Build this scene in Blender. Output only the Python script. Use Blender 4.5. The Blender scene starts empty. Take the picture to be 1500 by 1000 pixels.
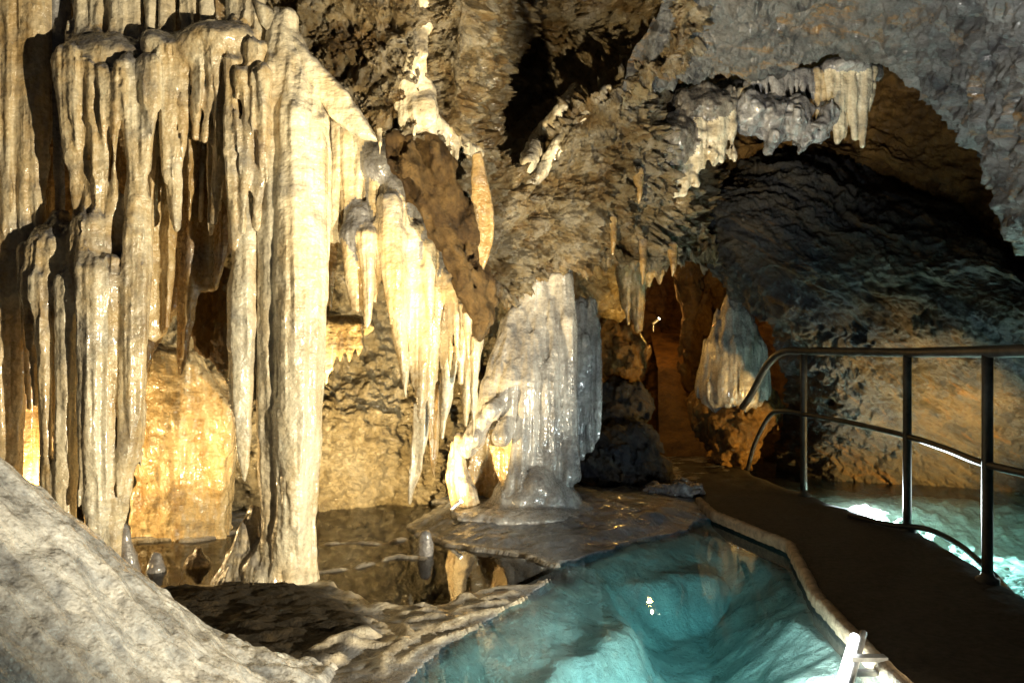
import bpy, math, random
import numpy as np
from mathutils import Vector
random.seed(7)

# ------------------------------------------------------------------ camera
F = 1200.0            # focal length in photo pixels (photo is 1500 wide)
CZ = 1.2              # camera height above the pool water (water is z = 0)
HV = 515.0            # photo row of the horizon
sc = bpy.context.scene
COL = sc.collection
cam_d = bpy.data.cameras.new('camera')
cam_d.sensor_width = 36.0
cam_d.lens = F / 1500.0 * 36.0
cam_d.shift_y = 15.0 / 1500.0
cam_d.clip_start = 0.05
cam_d.clip_end = 200.0
cam = bpy.data.objects.new('camera', cam_d)
COL.objects.link(cam)
cam.location = (0, 0, CZ)
cam.rotation_euler = (math.radians(90), 0, 0)
sc.camera = cam

# ------------------------------------------------------------------ world: an unlit cave, only a trace of stray light
w = bpy.data.worlds.new('World')
sc.world = w
w.use_nodes = True
w.node_tree.nodes['Background'].inputs[0].default_value = (0.55, 0.7, 1.0, 1)
w.node_tree.nodes['Background'].inputs[1].default_value = 0.01
sc.view_settings.view_transform = 'Standard'
sc.view_settings.look = 'None'
sc.view_settings.gamma = 1.0
sc.view_settings.exposure = 0.0
sc.cycles.diffuse_bounces = 2


def P(u, v, Y):
    """photo pixel + distance -> world point"""
    return np.array([(u - 750.0) / F * Y, Y, CZ - (v - HV) / F * Y])


def G(u, v, z=0.0):
    """photo pixel on a level surface at height z -> world point"""
    Y = F * (CZ - z) / (v - HV)
    return np.array([(u - 750.0) / F * Y, Y, z])


# ------------------------------------------------------------------ lamps of the show cave, plus one added underwater fill
def spot(name, loc, aim, power, color, size, blend=0.5, radius=0.05):
    d = bpy.data.lights.new(name, 'SPOT')
    d.energy = power; d.color = color; d.spot_size = math.radians(size); d.spot_blend = blend
    d.shadow_soft_size = radius
    o = bpy.data.objects.new(name, d); COL.objects.link(o)
    o.location = loc
    o.rotation_euler = (Vector(aim) - Vector(loc)).to_track_quat('-Z', 'Y').to_euler()
    return o


def point(name, loc, power, color, radius=0.04):
    d = bpy.data.lights.new(name, 'POINT')
    d.energy = power; d.color = color; d.shadow_soft_size = radius
    o = bpy.data.objects.new(name, d); COL.objects.link(o); o.location = loc
    return o


WARM = (1.0, 0.80, 0.52)
AMBER = (1.0, 0.56, 0.13)
GOLD = (1.0, 0.72, 0.34)
COOL = (0.92, 0.97, 1.0)
spot('flood_light', (3.0, 0.9, 0.6), (-1.6, 4.4, 1.8), 1850, (1.0, 0.85, 0.58), 57, 0.4, 0.04)
spot('flood_light', (-0.55, 2.5, 0.3), (0.2, 4.9, 2.75), 640, (1.0, 0.80, 0.46), 60, 0.6, 0.03)
spot('flood_light', (0.9, 2.2, 0.3), (1.9, 4.7, 3.2), 420, (1.0, 0.95, 0.86), 56, 0.9, 0.05)
point('curtain_lamp', (-2.75, 4.72, 0.35), 45, GOLD)
spot('curtain_lamp', (-1.75, 4.75, 0.3), (-1.9, 5.2, 0.9), 20, GOLD, 130, 0.8, 0.03)
spot('curtain_lamp', (-0.95, 5.0, 0.25), (-0.95, 6.3, 1.2), 260, GOLD, 125, 0.5, 0.03)
spot('curtain_lamp', (-0.42, 5.45, 0.14), (-0.28, 6.0, 0.9), 9, GOLD, 120, 0.8, 0.02)
point('passage_lamp', (1.42, 8.3, 1.42), 10, AMBER, 0.015)
point('passage_lamp', (1.7, 10.2, 1.9), 18, (1.0, 0.45, 0.10))
spot('wall_lamp', (3.7, 5.7, 0.15), (3.2, 7.3, 0.6), 420, AMBER, 100, 0.8, 0.05)
spot('underwater_lamp_or_fill', (2.95, 6.95, -0.025), (2.95, 6.0, -0.5), 1800, (0.9, 1.0, 0.97), 96, 0.3, 0.02)
spot('underwater_lamp_or_fill', (4.4, 5.7, -0.04), (3.2, 5.5, -0.55), 200, (0.9, 1.0, 0.97), 90, 0.4, 0.04)  # unseen fill lamp, added to brighten the right side of the pool
point('underwater_lamp_or_fill', (1.14, 3.1, -0.13), 60, (0.93, 1.0, 0.97), 0.05)
spot('pool_lamp_light', (1.22, 3.12, 0.12), (0.3, 6.0, 0.8), 60, COOL, 80, 0.8, 0.04)


# ------------------------------------------------------------------ noise (numpy gradient noise)
_r = np.random.RandomState(3)
_perm = _r.permutation(256).astype(np.int32)
_perm = np.concatenate([_perm, _perm, _perm])
_g = _r.normal(size=(256, 3)).astype(np.float32)
_g /= np.linalg.norm(_g, axis=1, keepdims=True)


def perlin(x, y, z):
    x = np.asarray(x, np.float32); y = np.asarray(y, np.float32); z = np.asarray(z, np.float32)
    xf = np.floor(x); yf = np.floor(y); zf = np.floor(z)
    xi = xf.astype(np.int32) & 255; yi = yf.astype(np.int32) & 255; zi = zf.astype(np.int32) & 255
    fx = x - xf; fy = y - yf; fz = z - zf
    u = fx * fx * fx * (fx * (fx * 6 - 15) + 10)
    v = fy * fy * fy * (fy * (fy * 6 - 15) + 10)
    q = fz * fz * fz * (fz * (fz * 6 - 15) + 10)
    out = 0
    for dx in (0, 1):
        wx = u if dx else 1 - u
        px = _perm[xi + dx]
        for dy in (0, 1):
            wy = v if dy else 1 - v
            py = _perm[px + yi + dy]
            for dz in (0, 1):
                wz = q if dz else 1 - q
                gi = _g[_perm[py + zi + dz] & 255]
                out = out + wx * wy * wz * (gi[..., 0] * (fx - dx) + gi[..., 1] * (fy - dy) + gi[..., 2] * (fz - dz))
    return out * 1.5


def fbm(x, y, z, oct=4, gain=0.5, ridged=False):
    a, s, f = 1.0, 0.0, 1.0
    for i in range(oct):
        n = perlin(x * f + i * 17.3, y * f + i * 5.1, z * f + i * 9.7)
        if ridged:
            n = 1 - 2 * np.abs(n)
        s = s + a * n
        a *= gain; f *= 2.03
    return s


def sstep(a, b, x):
    t = np.clip((x - a) / (b - a), 0, 1)
    return t * t * (3 - 2 * t)


# ------------------------------------------------------------------ materials
def new_mat(name):
    m = bpy.data.materials.new(name); m.use_nodes = True
    nt = m.node_tree
    return m, nt, nt.nodes['Principled BSDF']


def N(nt, typ, **kw):
    n = nt.nodes.new(typ)
    for k, v in kw.items():
        if k.startswith('i_'):
            key = k[2:]
            n.inputs[int(key) if key.isdigit() else key].default_value = v
        else:
            setattr(n, k, v)
    return n


def noise(nt, vec, scale, detail=6, rough=0.6, dist=0.0, stretch=None):
    if stretch:
        mp = N(nt, 'ShaderNodeMapping', vector_type='TEXTURE')
        mp.inputs['Scale'].default_value = tuple(1.0 / x for x in stretch[:3])
        if len(stretch) > 3: mp.inputs['Rotation'].default_value = (0, math.radians(stretch[3]), 0)
        nt.links.new(vec, mp.inputs[0]); vec = mp.outputs[0]
    n = N(nt, 'ShaderNodeTexNoise')
    n.inputs['Scale'].default_value = scale; n.inputs['Detail'].default_value = detail
    n.inputs['Roughness'].default_value = rough; n.inputs['Distortion'].default_value = dist
    nt.links.new(vec, n.inputs['Vector'])
    return n.outputs[0]


def ramp(nt, fac, stops):
    r = N(nt, 'ShaderNodeValToRGB')
    el = r.color_ramp.elements
    while len(el) < len(stops):
        el.new(0.5)
    for e, (p, c) in zip(el, stops):
        e.position = p
        e.color = (c, c, c, 1) if not isinstance(c, tuple) else (*c, 1)
    nt.links.new(fac, r.inputs[0])
    return r.outputs[0]


def mix(nt, fac, a, b, blend='MIX'):
    n = N(nt, 'ShaderNodeMix', data_type='RGBA', blend_type=blend)
    for sock, val in ((n.inputs[0], fac), (n.inputs[6], a), (n.inputs[7], b)):
        if isinstance(val, (int, float)):
            sock.default_value = val
        elif isinstance(val, tuple):
            sock.default_value = (*val, 1)
        else:
            nt.links.new(val, sock)
    return n.outputs[2]


def math_n(nt, op, a, b=None):
    n = N(nt, 'ShaderNodeMath', operation=op)
    for s, val in ((n.inputs[0], a), (n.inputs[1], b)):
        if val is None: continue
        if isinstance(val, (int, float)): s.default_value = val
        else: nt.links.new(val, s)
    return n.outputs[0]


def bump(nt, bs, layers):
    prev = None
    for h, strength, dist in layers:
        b = N(nt, 'ShaderNodeBump'); b.inputs['Strength'].default_value = strength
        b.inputs['Distance'].default_value = dist
        nt.links.new(h, b.inputs['Height'])
        if prev: nt.links.new(prev, b.inputs['Normal'])
        prev = b.outputs[0]
    nt.links.new(prev, bs.inputs['Normal'])


def pos(nt):
    return N(nt, 'ShaderNodeNewGeometry').outputs['Position']


def dripstone(name, c_lo, c_mid, c_hi, grey=0.5, greycol=(0.15, 0.15, 0.165), rough=0.24, topgrey=0.7, sss=0.0, gst=None, gsc=2.6, bmp=0.5):
    """wet calcite: vertical streaks of colour, grey silt in patches, tops greyed for silt and painted shade, glistening grain"""
    m, nt, bs = new_mat(name)
    p = pos(nt)
    streak = noise(nt, p, 9, 5, 0.6, 0.3, (1, 1, 0.13))
    col = ramp(nt, streak, [(0.30, c_lo), (0.5, c_mid), (0.66, c_hi)])
    blot = noise(nt, p, 5, 6, 0.62, 0.6)
    col = mix(nt, ramp(nt, blot, [(0.42, 0.0), (0.62, 0.55)]), col, c_hi)
    g1 = ramp(nt, noise(nt, p, gsc, 7, 0.68, 0.5, gst), [(0.60 - 0.18 * grey, 0.0), (0.78 - 0.12 * grey, 0.85)])
    col = mix(nt, g1, col, greycol)
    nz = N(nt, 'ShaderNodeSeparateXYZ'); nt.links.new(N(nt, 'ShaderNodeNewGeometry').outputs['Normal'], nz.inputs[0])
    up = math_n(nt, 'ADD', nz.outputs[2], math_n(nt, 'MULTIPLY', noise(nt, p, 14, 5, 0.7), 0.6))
    tg = ramp(nt, up, [(0.42, 0.0), (0.85, topgrey)])  # up-facing tops turn grey: part silt, part shade painted into the colour
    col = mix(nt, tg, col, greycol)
    fine = noise(nt, p, 60, 4, 0.6)
    col = mix(nt, 0.35, col, ramp(nt, fine, [(0.3, 0.45), (0.7, 1.0)]), 'MULTIPLY')
    nt.links.new(col, bs.inputs['Base Color'])
    nt.links.new(ramp(nt, fine, [(0.35, rough - 0.12), (0.65, rough + 0.22)]), bs.inputs['Roughness'])
    bs.inputs['Specular IOR Level'].default_value = 0.55
    bs.inputs['Coat Weight'].default_value = 0.5; bs.inputs['Coat Roughness'].default_value = 0.1
    if sss:
        bs.inputs['Subsurface Weight'].default_value = sss
        bs.inputs['Subsurface Radius'].default_value = (0.05, 0.03, 0.012)
    ripple = noise(nt, p, 30, 3, 0.5, 0.2, (0.5, 0.5, 2.2))
    bump(nt, bs, [(noise(nt, p, 14, 3, 0.5), bmp, 0.05), (ripple, 0.35 * bmp + 0.1, 0.014), (fine, 0.8 * bmp, 0.010)])
    return m


def rock(name, cols, scale=2.0, bstr=0.9, rough=0.6, vein=None, white=0.0, strata=None, wet=0.4, stain=None, dk=0.12, fct=0.7, coat=0.2):
    m, nt, bs = new_mat(name)
    p = pos(nt)
    a = noise(nt, p, scale, 9, 0.7, 0.5, strata)
    st = [(0.30 + 0.42 * i / (len(cols) - 1), c) for i, c in enumerate(cols)]
    col = ramp(nt, a, st)
    b = noise(nt, p, scale * 5, 8, 0.75, 0.3, strata)
    col = mix(nt, 0.75, col, ramp(nt, b, [(0.30, dk), (0.52, 0.75), (0.72, 1.0)]), 'MULTIPLY')
    if vein:
        v = noise(nt, p, scale * 1.4, 7, 0.6, 1.6, strata)
        vv = math_n(nt, 'ABSOLUTE', math_n(nt, 'SUBTRACT', v, 0.5))
        col = mix(nt, ramp(nt, vv, [(0.0, 0.9), (0.022, 0.0)]), col, vein)
    if stain:
        col = mix(nt, ramp(nt, noise(nt, p, 2.3, 8, 0.75, 1.0, strata), [(0.55, 0.0), (0.66, 0.85)]), col, stain)
    if white:
        wv = noise(nt, p, scale * 1.7, 8, 0.7, 0.8)
        col = mix(nt, ramp(nt, wv, [(0.60 - 0.1 * white, 0.0), (0.72, 0.9)]), col, (0.62, 0.57, 0.48))
    nt.links.new(col, bs.inputs['Base Color'])
    nt.links.new(ramp(nt, b, [(0.3, rough - wet * 0.6), (0.7, rough + 0.15)]), bs.inputs['Roughness'])
    bs.inputs['Specular IOR Level'].default_value = 0.5
    vo = N(nt, 'ShaderNodeTexVoronoi', feature='F1'); vo.inputs['Scale'].default_value = scale * 3.2
    wn = N(nt, 'ShaderNodeTexNoise'); wn.inputs['Scale'].default_value = scale * 2; wn.inputs['Detail'].default_value = 4; nt.links.new(p, wn.inputs['Vector'])
    wa = N(nt, 'ShaderNodeVectorMath', operation='MULTIPLY_ADD'); wa.inputs[1].default_value = (0.35, 0.35, 0.35)
    nt.links.new(wn.outputs['Color'], wa.inputs[0]); nt.links.new(p, wa.inputs[2]); nt.links.new(wa.outputs[0], vo.inputs['Vector'])
    facet = vo.outputs['Distance']
    bs.inputs['Coat Weight'].default_value = coat; bs.inputs['Coat Roughness'].default_value = 0.18
    bump(nt, bs, [(a, bstr * 0.7, 0.16), (facet, fct, 0.09), (b, bstr, 0.07), (noise(nt, p, scale * 22, 5, 0.75), bstr * 0.8, 0.025)])
    return m


def simple(name, col, rough=0.5, metal=0.0, var=0.3, nscale=20, bstr=0.3, bd=0.01):
    m, nt, bs = new_mat(name)
    p = pos(nt)
    n = noise(nt, p, nscale, 6, 0.65)
    c = mix(nt, ramp(nt, n, [(0.35, 0.0), (0.65, 1.0)]), tuple(x * (1 - var) for x in col), tuple(min(1, x * (1 + var)) for x in col))
    nt.links.new(c, bs.inputs['Base Color'])
    bs.inputs['Roughness'].default_value = rough
    bs.inputs['Metallic'].default_value = metal
    bump(nt, bs, [(n, bstr, bd), (noise(nt, p, nscale * 6, 4, 0.7), bstr, bd * 0.4)])
    return m


def emit(name, col, strength):
    m, nt, bs = new_mat(name)
    bs.inputs['Emission Color'].default_value = (*col, 1)
    bs.inputs['Emission Strength'].default_value = strength
    return m


def water(name, absorb, density, bstr, bscale, stretch=(1, 1, 1)):
    m, nt, bs = new_mat(name)
    nt.nodes.remove(bs)
    out = [n for n in nt.nodes if n.type == 'OUTPUT_MATERIAL'][0]
    p = pos(nt)
    b = N(nt, 'ShaderNodeBump'); b.inputs['Strength'].default_value = bstr; b.inputs['Distance'].default_value = 0.02
    nt.links.new(noise(nt, p, bscale, 3, 0.55, 0.4, stretch), b.inputs['Height'])
    fr = N(nt, 'ShaderNodeFresnel'); fr.inputs[0].default_value = 1.33
    nt.links.new(b.outputs[0], fr.inputs['Normal'])
    tr = N(nt, 'ShaderNodeBsdfTransparent')
    gl = N(nt, 'ShaderNodeBsdfGlossy'); gl.inputs['Roughness'].default_value = 0.01
    nt.links.new(b.outputs[0], gl.inputs['Normal'])
    mx = N(nt, 'ShaderNodeMixShader')
    nt.links.new(fr.outputs[0], mx.inputs[0]); nt.links.new(tr.outputs[0], mx.inputs[1]); nt.links.new(gl.outputs[0], mx.inputs[2])
    nt.links.new(mx.outputs[0], out.inputs['Surface'])
    va = N(nt, 'ShaderNodeVolumeAbsorption')
    va.inputs['Color'].default_value = (*absorb, 1); va.inputs['Density'].default_value = density
    nt.links.new(va.outputs[0], out.inputs['Volume'])
    return m


M = {}
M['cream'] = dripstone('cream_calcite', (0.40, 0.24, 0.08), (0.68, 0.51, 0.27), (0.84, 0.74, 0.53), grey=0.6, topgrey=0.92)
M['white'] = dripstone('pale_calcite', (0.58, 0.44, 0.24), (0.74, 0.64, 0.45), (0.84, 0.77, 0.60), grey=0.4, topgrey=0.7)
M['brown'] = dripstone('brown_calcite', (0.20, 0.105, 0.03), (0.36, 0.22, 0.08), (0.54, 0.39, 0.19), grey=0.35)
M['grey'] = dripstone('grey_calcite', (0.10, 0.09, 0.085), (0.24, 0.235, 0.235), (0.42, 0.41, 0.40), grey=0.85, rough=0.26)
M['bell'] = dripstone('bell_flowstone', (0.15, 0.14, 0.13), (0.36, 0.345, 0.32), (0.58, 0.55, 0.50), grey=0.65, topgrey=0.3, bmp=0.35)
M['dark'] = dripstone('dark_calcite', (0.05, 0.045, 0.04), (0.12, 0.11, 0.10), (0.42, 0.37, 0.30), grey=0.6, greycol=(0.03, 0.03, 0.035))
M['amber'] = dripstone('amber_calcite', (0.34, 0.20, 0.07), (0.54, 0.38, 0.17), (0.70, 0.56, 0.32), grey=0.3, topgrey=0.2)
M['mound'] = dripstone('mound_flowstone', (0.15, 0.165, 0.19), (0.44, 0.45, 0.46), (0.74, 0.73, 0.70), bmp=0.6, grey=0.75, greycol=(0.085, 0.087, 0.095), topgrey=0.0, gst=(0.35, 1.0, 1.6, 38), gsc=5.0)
M['ceil'] = rock('brown_limestone', [(0.06, 0.04, 0.02), (0.30, 0.18, 0.06), (0.48, 0.36, 0.19), (0.60, 0.52, 0.38), (0.26, 0.25, 0.25)], 3.6, 1.0, 0.42, white=0.9, dk=0.06)
M['slab'] = rock('grey_limestone', [(0.025, 0.027, 0.032), (0.09, 0.092, 0.10), (0.28, 0.28, 0.27), (0.12, 0.12, 0.12), (0.04, 0.04, 0.045)], 1.5, 0.8, 0.45, strata=(0.7, 1.0, 3.0, 14), stain=(0.34, 0.19, 0.05), dk=0.15, fct=0.3)
M['wall'] = rock('dark_limestone', [(0.025, 0.028, 0.04), (0.05, 0.06, 0.085), (0.09, 0.088, 0.085), (0.17, 0.14, 0.10), (0.05, 0.05, 0.06)], 1.5, 1.0, 0.5, strata=(0.6, 0.8, 3.2, 34), stain=(0.20, 0.11, 0.03), fct=0.25, coat=0.0, wet=0.1)
M['ochre'] = rock('ochre_rock', [(0.06, 0.032, 0.009), (0.22, 0.115, 0.025), (0.38, 0.21, 0.05), (0.24, 0.15, 0.06)], 2.2, 0.8, 0.7, coat=0.05, fct=0.4)
M['back'] = rock('yellow_rough_rock', [(0.20, 0.15, 0.09), (0.50, 0.40, 0.22), (0.66, 0.56, 0.36), (0.72, 0.64, 0.46)], 3.0, 1.0, 0.55)
M['blade'] = rock('rust_brown_rock', [(0.03, 0.02, 0.01), (0.13, 0.07, 0.022), (0.30, 0.18, 0.06), (0.20, 0.16, 0.12)], 5, 1.0, 0.75, strata=(1, 1, 0.5, -25), coat=0.0, wet=0.3)
M['concrete'] = simple('path_concrete', (0.045, 0.036, 0.026), 0.8, 0, 0.4, 30, 0.8, 0.02)
M['kerb'] = simple('kerb_concrete', (0.30, 0.22, 0.14), 0.75, 0, 0.4, 18, 0.8, 0.015)
M['metal'] = simple('rail_metal', (0.045, 0.042, 0.038), 0.5, 0.35, 0.4, 15, 0.15, 0.004)
M['cable'] = simple('cable_rubber', (0.02, 0.02, 0.022), 0.45, 0, 0.2, 20, 0.1, 0.003)
M['steel'] = simple('bracket_steel', (0.35, 0.36, 0.38), 0.4, 0.7, 0.25, 25, 0.2, 0.004)
M['tube'] = emit('lamp_glow', (0.95, 1.0, 0.96), 14)
M['spotglow'] = emit('small_lamp_glow', (1.0, 0.9, 0.7), 10)
M['water_t'] = water('turquoise_water', (0.12, 0.74, 0.82), 0.85, 0.025, 6)
M['water_s'] = water('still_water', (0.35, 0.27, 0.14), 6.0, 0.012, 5)
M['water_r'] = water('rippled_water', (0.15, 0.75, 0.78), 0.5, 0.35, 9, (1, 2.0, 1))


# ------------------------------------------------------------------ object helpers
def tag(o, label=None, cat=None, group=None, kind=None):
    if label: o['label'] = label
    if cat: o['category'] = cat
    if group: o['group'] = group
    if kind: o['kind'] = kind
    return o


def mesh_obj(name, verts, faces, mat, parent=None, smooth=True, normals=None, origin=None):
    verts = np.asarray(verts, np.float64)
    if origin is not None:
        verts = verts - np.asarray(origin)
    me = bpy.data.meshes.new(name)
    faces = np.asarray(faces) if not isinstance(faces, list) else faces
    if isinstance(faces, np.ndarray):
        k = faces.shape[1]
        me.vertices.add(len(verts)); me.vertices.foreach_set('co', verts.astype(np.float32).ravel())
        me.loops.add(faces.size); me.loops.foreach_set('vertex_index', faces.astype(np.int32).ravel())
        me.polygons.add(len(faces))
        me.polygons.foreach_set('loop_start', np.arange(0, faces.size, k, dtype=np.int32))
        me.update(calc_edges=True); me.validate()
    else:
        me.from_pydata([tuple(x) for x in verts], [], faces); me.update()
    if smooth:
        me.polygons.foreach_set('use_smooth', np.ones(len(me.polygons), bool))
    if normals is not None and smooth and len(me.vertices) == len(normals):
        me.normals_split_custom_set_from_vertices([tuple(n) for n in normals.astype(float)])
    me.materials.append(M[mat])
    o = bpy.data.objects.new(name, me); COL.objects.link(o)
    if parent is not None:
        o.parent = parent
    elif origin is not None:
        o.location = tuple(origin)
    return o


def empty(name, loc):
    o = bpy.data.objects.new(name, None); COL.objects.link(o)
    o.location = tuple(loc); o.empty_display_size = 0.1
    return o


def bspline_rows(ctrl, nu, nv):
    """Catmull-Rom surface through a control net -> (nv, nu, 3)"""
    c = np.array(ctrl, float)

    def interp(a, n):
        k = a.shape[0]
        t = np.linspace(0, k - 1, n); i = np.minimum(t.astype(int), k - 2); f = (t - i)
        f = f.reshape((-1,) + (1,) * (a.ndim - 1))
        p0 = a[np.maximum(i - 1, 0)]; p1 = a[i]; p2 = a[i + 1]; p3 = a[np.minimum(i + 2, k - 1)]
        return 0.5 * ((2 * p1) + (-p0 + p2) * f + (2 * p0 - 5 * p1 + 4 * p2 - p3) * f ** 2 + (-p0 + 3 * p1 - 3 * p2 + p3) * f ** 3)
    a = interp(c, nv)
    return interp(a.transpose(1, 0, 2), nu).transpose(1, 0, 2)


def grid_faces(nv, nu):
    i = np.arange(nv * nu).reshape(nv, nu)
    return np.stack([i[:-1, :-1], i[:-1, 1:], i[1:, 1:], i[1:, :-1]], -1).reshape(-1, 4)


def rock_patch(name, rows, nu, nv, mat, amp=0.12, freq=1.6, crag=0.5, seed=0.0, stretch=(1, 1, 1), bed=0.0, tilt=35.0, bf=3.5):
    """rows of (u, v, Y): a rock face through those points, broken up by 3-D noise along its normal"""
    ctrl = [[P(*p) for p in r] for r in rows]
    g = bspline_rows(ctrl, nu, nv)
    du = np.gradient(g, axis=1); dv = np.gradient(g, axis=0)
    n = np.cross(du, dv); n /= np.linalg.norm(n, axis=2, keepdims=True) + 1e-9
    q = g * np.array(stretch) + seed
    d = amp * fbm(q[..., 0] * freq, q[..., 1] * freq, q[..., 2] * freq, 5, 0.5)
    d += amp * crag * fbm(q[..., 0] * freq * 2.3, q[..., 1] * freq * 2.3, q[..., 2] * freq * 2.3, 5, 0.55, True) * 0.5
    d += amp * 0.34 * fbm(q[..., 0] * 12, q[..., 1] * 12, q[..., 2] * 12, 4, 0.6) * (0.6 + crag * 0.5)
    if bed:
        a_ = math.radians(tilt)
        t_ = (g[..., 0] * math.sin(a_) + g[..., 2] * math.cos(a_) + 0.35 * g[..., 1]) * bf + 0.9 * fbm(q[..., 0] * 1.3, q[..., 1] * 1.3, q[..., 2] * 1.3, 4)
        for m_, w_ in ((1.0, 1.0), (2.7, 0.5)):
            fr = t_ * m_ - np.floor(t_ * m_)
            d += bed * w_ * (np.minimum(fr / 0.86, (1 - fr) / 0.14) - 0.5) * (0.6 + 0.6 * fbm(q[..., 0] * 2, q[..., 1] * 2, q[..., 2] * 2 + 4, 2))
    g = g + n * d[..., None]
    return tag(mesh_obj(name, g.reshape(-1, 3), grid_faces(nv, nu), mat), kind='structure')


# ------------------------------------------------------------------ dripstone: implicit solids, melted together
class Drip:
    def __init__(self, name, mat, label, cat, group=None, voxel=0.011, k=0.025, flute=0.012, lump=0.009, ff=24.0):
        self.name, self.mat, self.label, self.cat, self.group = name, mat, label, cat, group
        self.vx, self.k, self.flute, self.lump, self.ff = voxel, k, flute, lump, ff
        self.prims = []

    def tube(self, part, pts, flat=1.0, mat=None):
        """pts: (u, v, Y, radius in photo px)"""
        w_ = [(P(u, v, Y), r * Y / F) for u, v, Y, r in pts]
        c = np.array([a for a, r in w_]); rr = np.array([r for a, r in w_])
        lo = (c - rr[:, None]).min(0); hi = (c + rr[:, None]).max(0)

        def f(X, Yv, Z):
            best = None
            for i in range(len(c) - 1):
                a, b = c[i], c[i + 1]
                ab = b - a; L = (ab * ab).sum()
                h = np.clip(((X - a[0]) * ab[0] + (Yv - a[1]) * ab[1] + (Z - a[2]) * ab[2]) / L, 0, 1)
                dx = X - a[0] - h * ab[0]; dy = (Yv - a[1] - h * ab[1]) / flat; dz = Z - a[2] - h * ab[2]
                d = np.sqrt(dx * dx + dy * dy + dz * dz) - (rr[i] + (rr[i + 1] - rr[i]) * h)
                best = d if best is None else np.minimum(best, d)
            return best
        e = np.array([0, max(0, flat - 1) * rr.max(), 0])
        self.prims.append((part, lo - e, hi + e, f, mat, False)); return self

    def blob(self, part, u, v, Y, ru, rv, ry, mat=None):
        c = P(u, v, Y); r = np.array([ru * Y / F, ry, rv * Y / F])

        def f(X, Yv, Z):
            a = np.sqrt(((X - c[0]) / r[0]) ** 2 + ((Yv - c[1]) / r[1]) ** 2 + ((Z - c[2]) / r[2]) ** 2)
            return (a - 1) * r.min()
        self.prims.append((part, c - r, c + r, f, mat, True)); return self

    def sheet(self, part, poly, Y, thick, wave=0.03, wf=9.0, lean=0.0, mat=None, bow=0.0):
        """poly: outline in photo px at distance Y (metres); a slab of that outline, wavy in depth"""
        pts = np.array([P(u, v, Y) for u, v in poly])[:, [0, 2]]
        z1 = pts[:, 1].max(); xm = pts[:, 0].mean(); hw = (pts[:, 0].max() - pts[:, 0].min()) / 2
        lo = np.array([pts[:, 0].min(), 0, pts[:, 1].min()]); hi = np.array([pts[:, 0].max(), 0, pts[:, 1].max()])
        ext = thick + wave + abs(lean) * (hi[2] - lo[2]) + abs(bow)
        lo[1] = Y - ext; hi[1] = Y + ext

        def f(X, Yv, Z):
            d = np.full(X.shape, 1e9, np.float32); inside = np.zeros(X.shape, bool)
            n = len(pts)
            for i in range(n):
                a = pts[i]; b = pts[(i + 1) % n]
                ex, ez = b - a
                wx = X - a[0]; wz = Z - a[1]
                h = np.clip((wx * ex + wz * ez) / (ex * ex + ez * ez + 1e-12), 0, 1)
                d = np.minimum(d, (wx - ex * h) ** 2 + (wz - ez * h) ** 2)
                cond = (a[1] > Z) != (b[1] > Z)
                if abs(ez) > 1e-9:
                    inside ^= cond & (X < a[0] + (Z - a[1]) * ex / ez)
            d = np.sqrt(d); d = np.where(inside, -d, d)
            yc = Y + wave * np.sin(X * wf * 2 * math.pi / 1.0 + 0.7 * np.sin(Z * 2)) + lean * (Z - z1) + bow * ((X - xm) / hw) ** 2
            dy = np.abs(Yv - yc) - thick
            r = min(thick * 0.8, 0.03)
            ox = np.maximum(d + r, 0); oy = np.maximum(dy + r, 0)
            return np.minimum(np.maximum(d + r, dy + r), 0) + np.sqrt(ox * ox + oy * oy) - r
        self.prims.append((part, lo, hi, f, mat, False)); return self

    @staticmethod
    def tidy(quads, qm, nv):
        # a part is one connected piece: hand stray islands to the part they touch
        for _ in range(2):
            for j in np.unique(qm):
                idx = np.nonzero(qm == j)[0]; q = quads[idx]
                lab = np.arange(nv)
                while True:
                    m = lab[q].min(1); old = lab[q].copy()
                    np.minimum.at(lab, q.ravel(), np.repeat(m, 4)); lab = lab[lab]
                    if (lab[q] == old).all(): break
                comp = lab[q[:, 0]]
                ids, cnt = np.unique(comp, return_counts=True)
                for c in ids[np.argsort(cnt)][:-1]:
                    f = idx[comp == c]
                    tv = np.zeros(nv, bool); tv[quads[f].ravel()] = True
                    nb = qm[tv[quads].any(1) & (qm != j)]
                    qm[f] = np.bincount(nb).argmax() if len(nb) else -1
        return qm

    def build(self):
        vx = self.vx; pad = self.k + self.flute + self.lump + 3 * vx
        lo = np.min([p[1] for p in self.prims], 0) - pad
        hi = np.max([p[2] for p in self.prims], 0) + pad
        n = np.ceil((hi - lo) / vx).astype(int) + 1
        Fd = np.full(n, 1.0, np.float32); Ld = np.full(n, 1.0, np.float32); Id = np.zeros(n, np.int16)
        ax = [lo[i] + np.arange(n[i]) * vx for i in range(3)]
        k = self.k
        for j, (part, l, h, f, mt, bl) in enumerate(self.prims):
            a = np.maximum(np.floor((l - pad - lo) / vx).astype(int), 0); b = np.minimum(np.ceil((h + pad - lo) / vx).astype(int) + 1, n)
            sl = tuple(slice(a[i], b[i]) for i in range(3))
            X = ax[0][sl[0]][:, None, None].astype(np.float32); Yv = ax[1][sl[1]][None, :, None].astype(np.float32); Z = ax[2][sl[2]][None, None, :].astype(np.float32)
            X, Yv, Z = np.broadcast_arrays(X, Yv, Z)
            d = f(X, Yv, Z).astype(np.float32)
            cur = Fd[sl]
            hh = np.maximum(k - np.abs(cur - d), 0) / k
            Fd[sl] = np.minimum(cur, d) - hh * hh * k * 0.25
            m = d < Ld[sl]
            Ld[sl] = np.where(m, d, Ld[sl]); Id[sl] = np.where(m, j, Id[sl])
        band = np.abs(Fd) < (self.flute + self.lump) * 1.6 + 2 * vx
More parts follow.
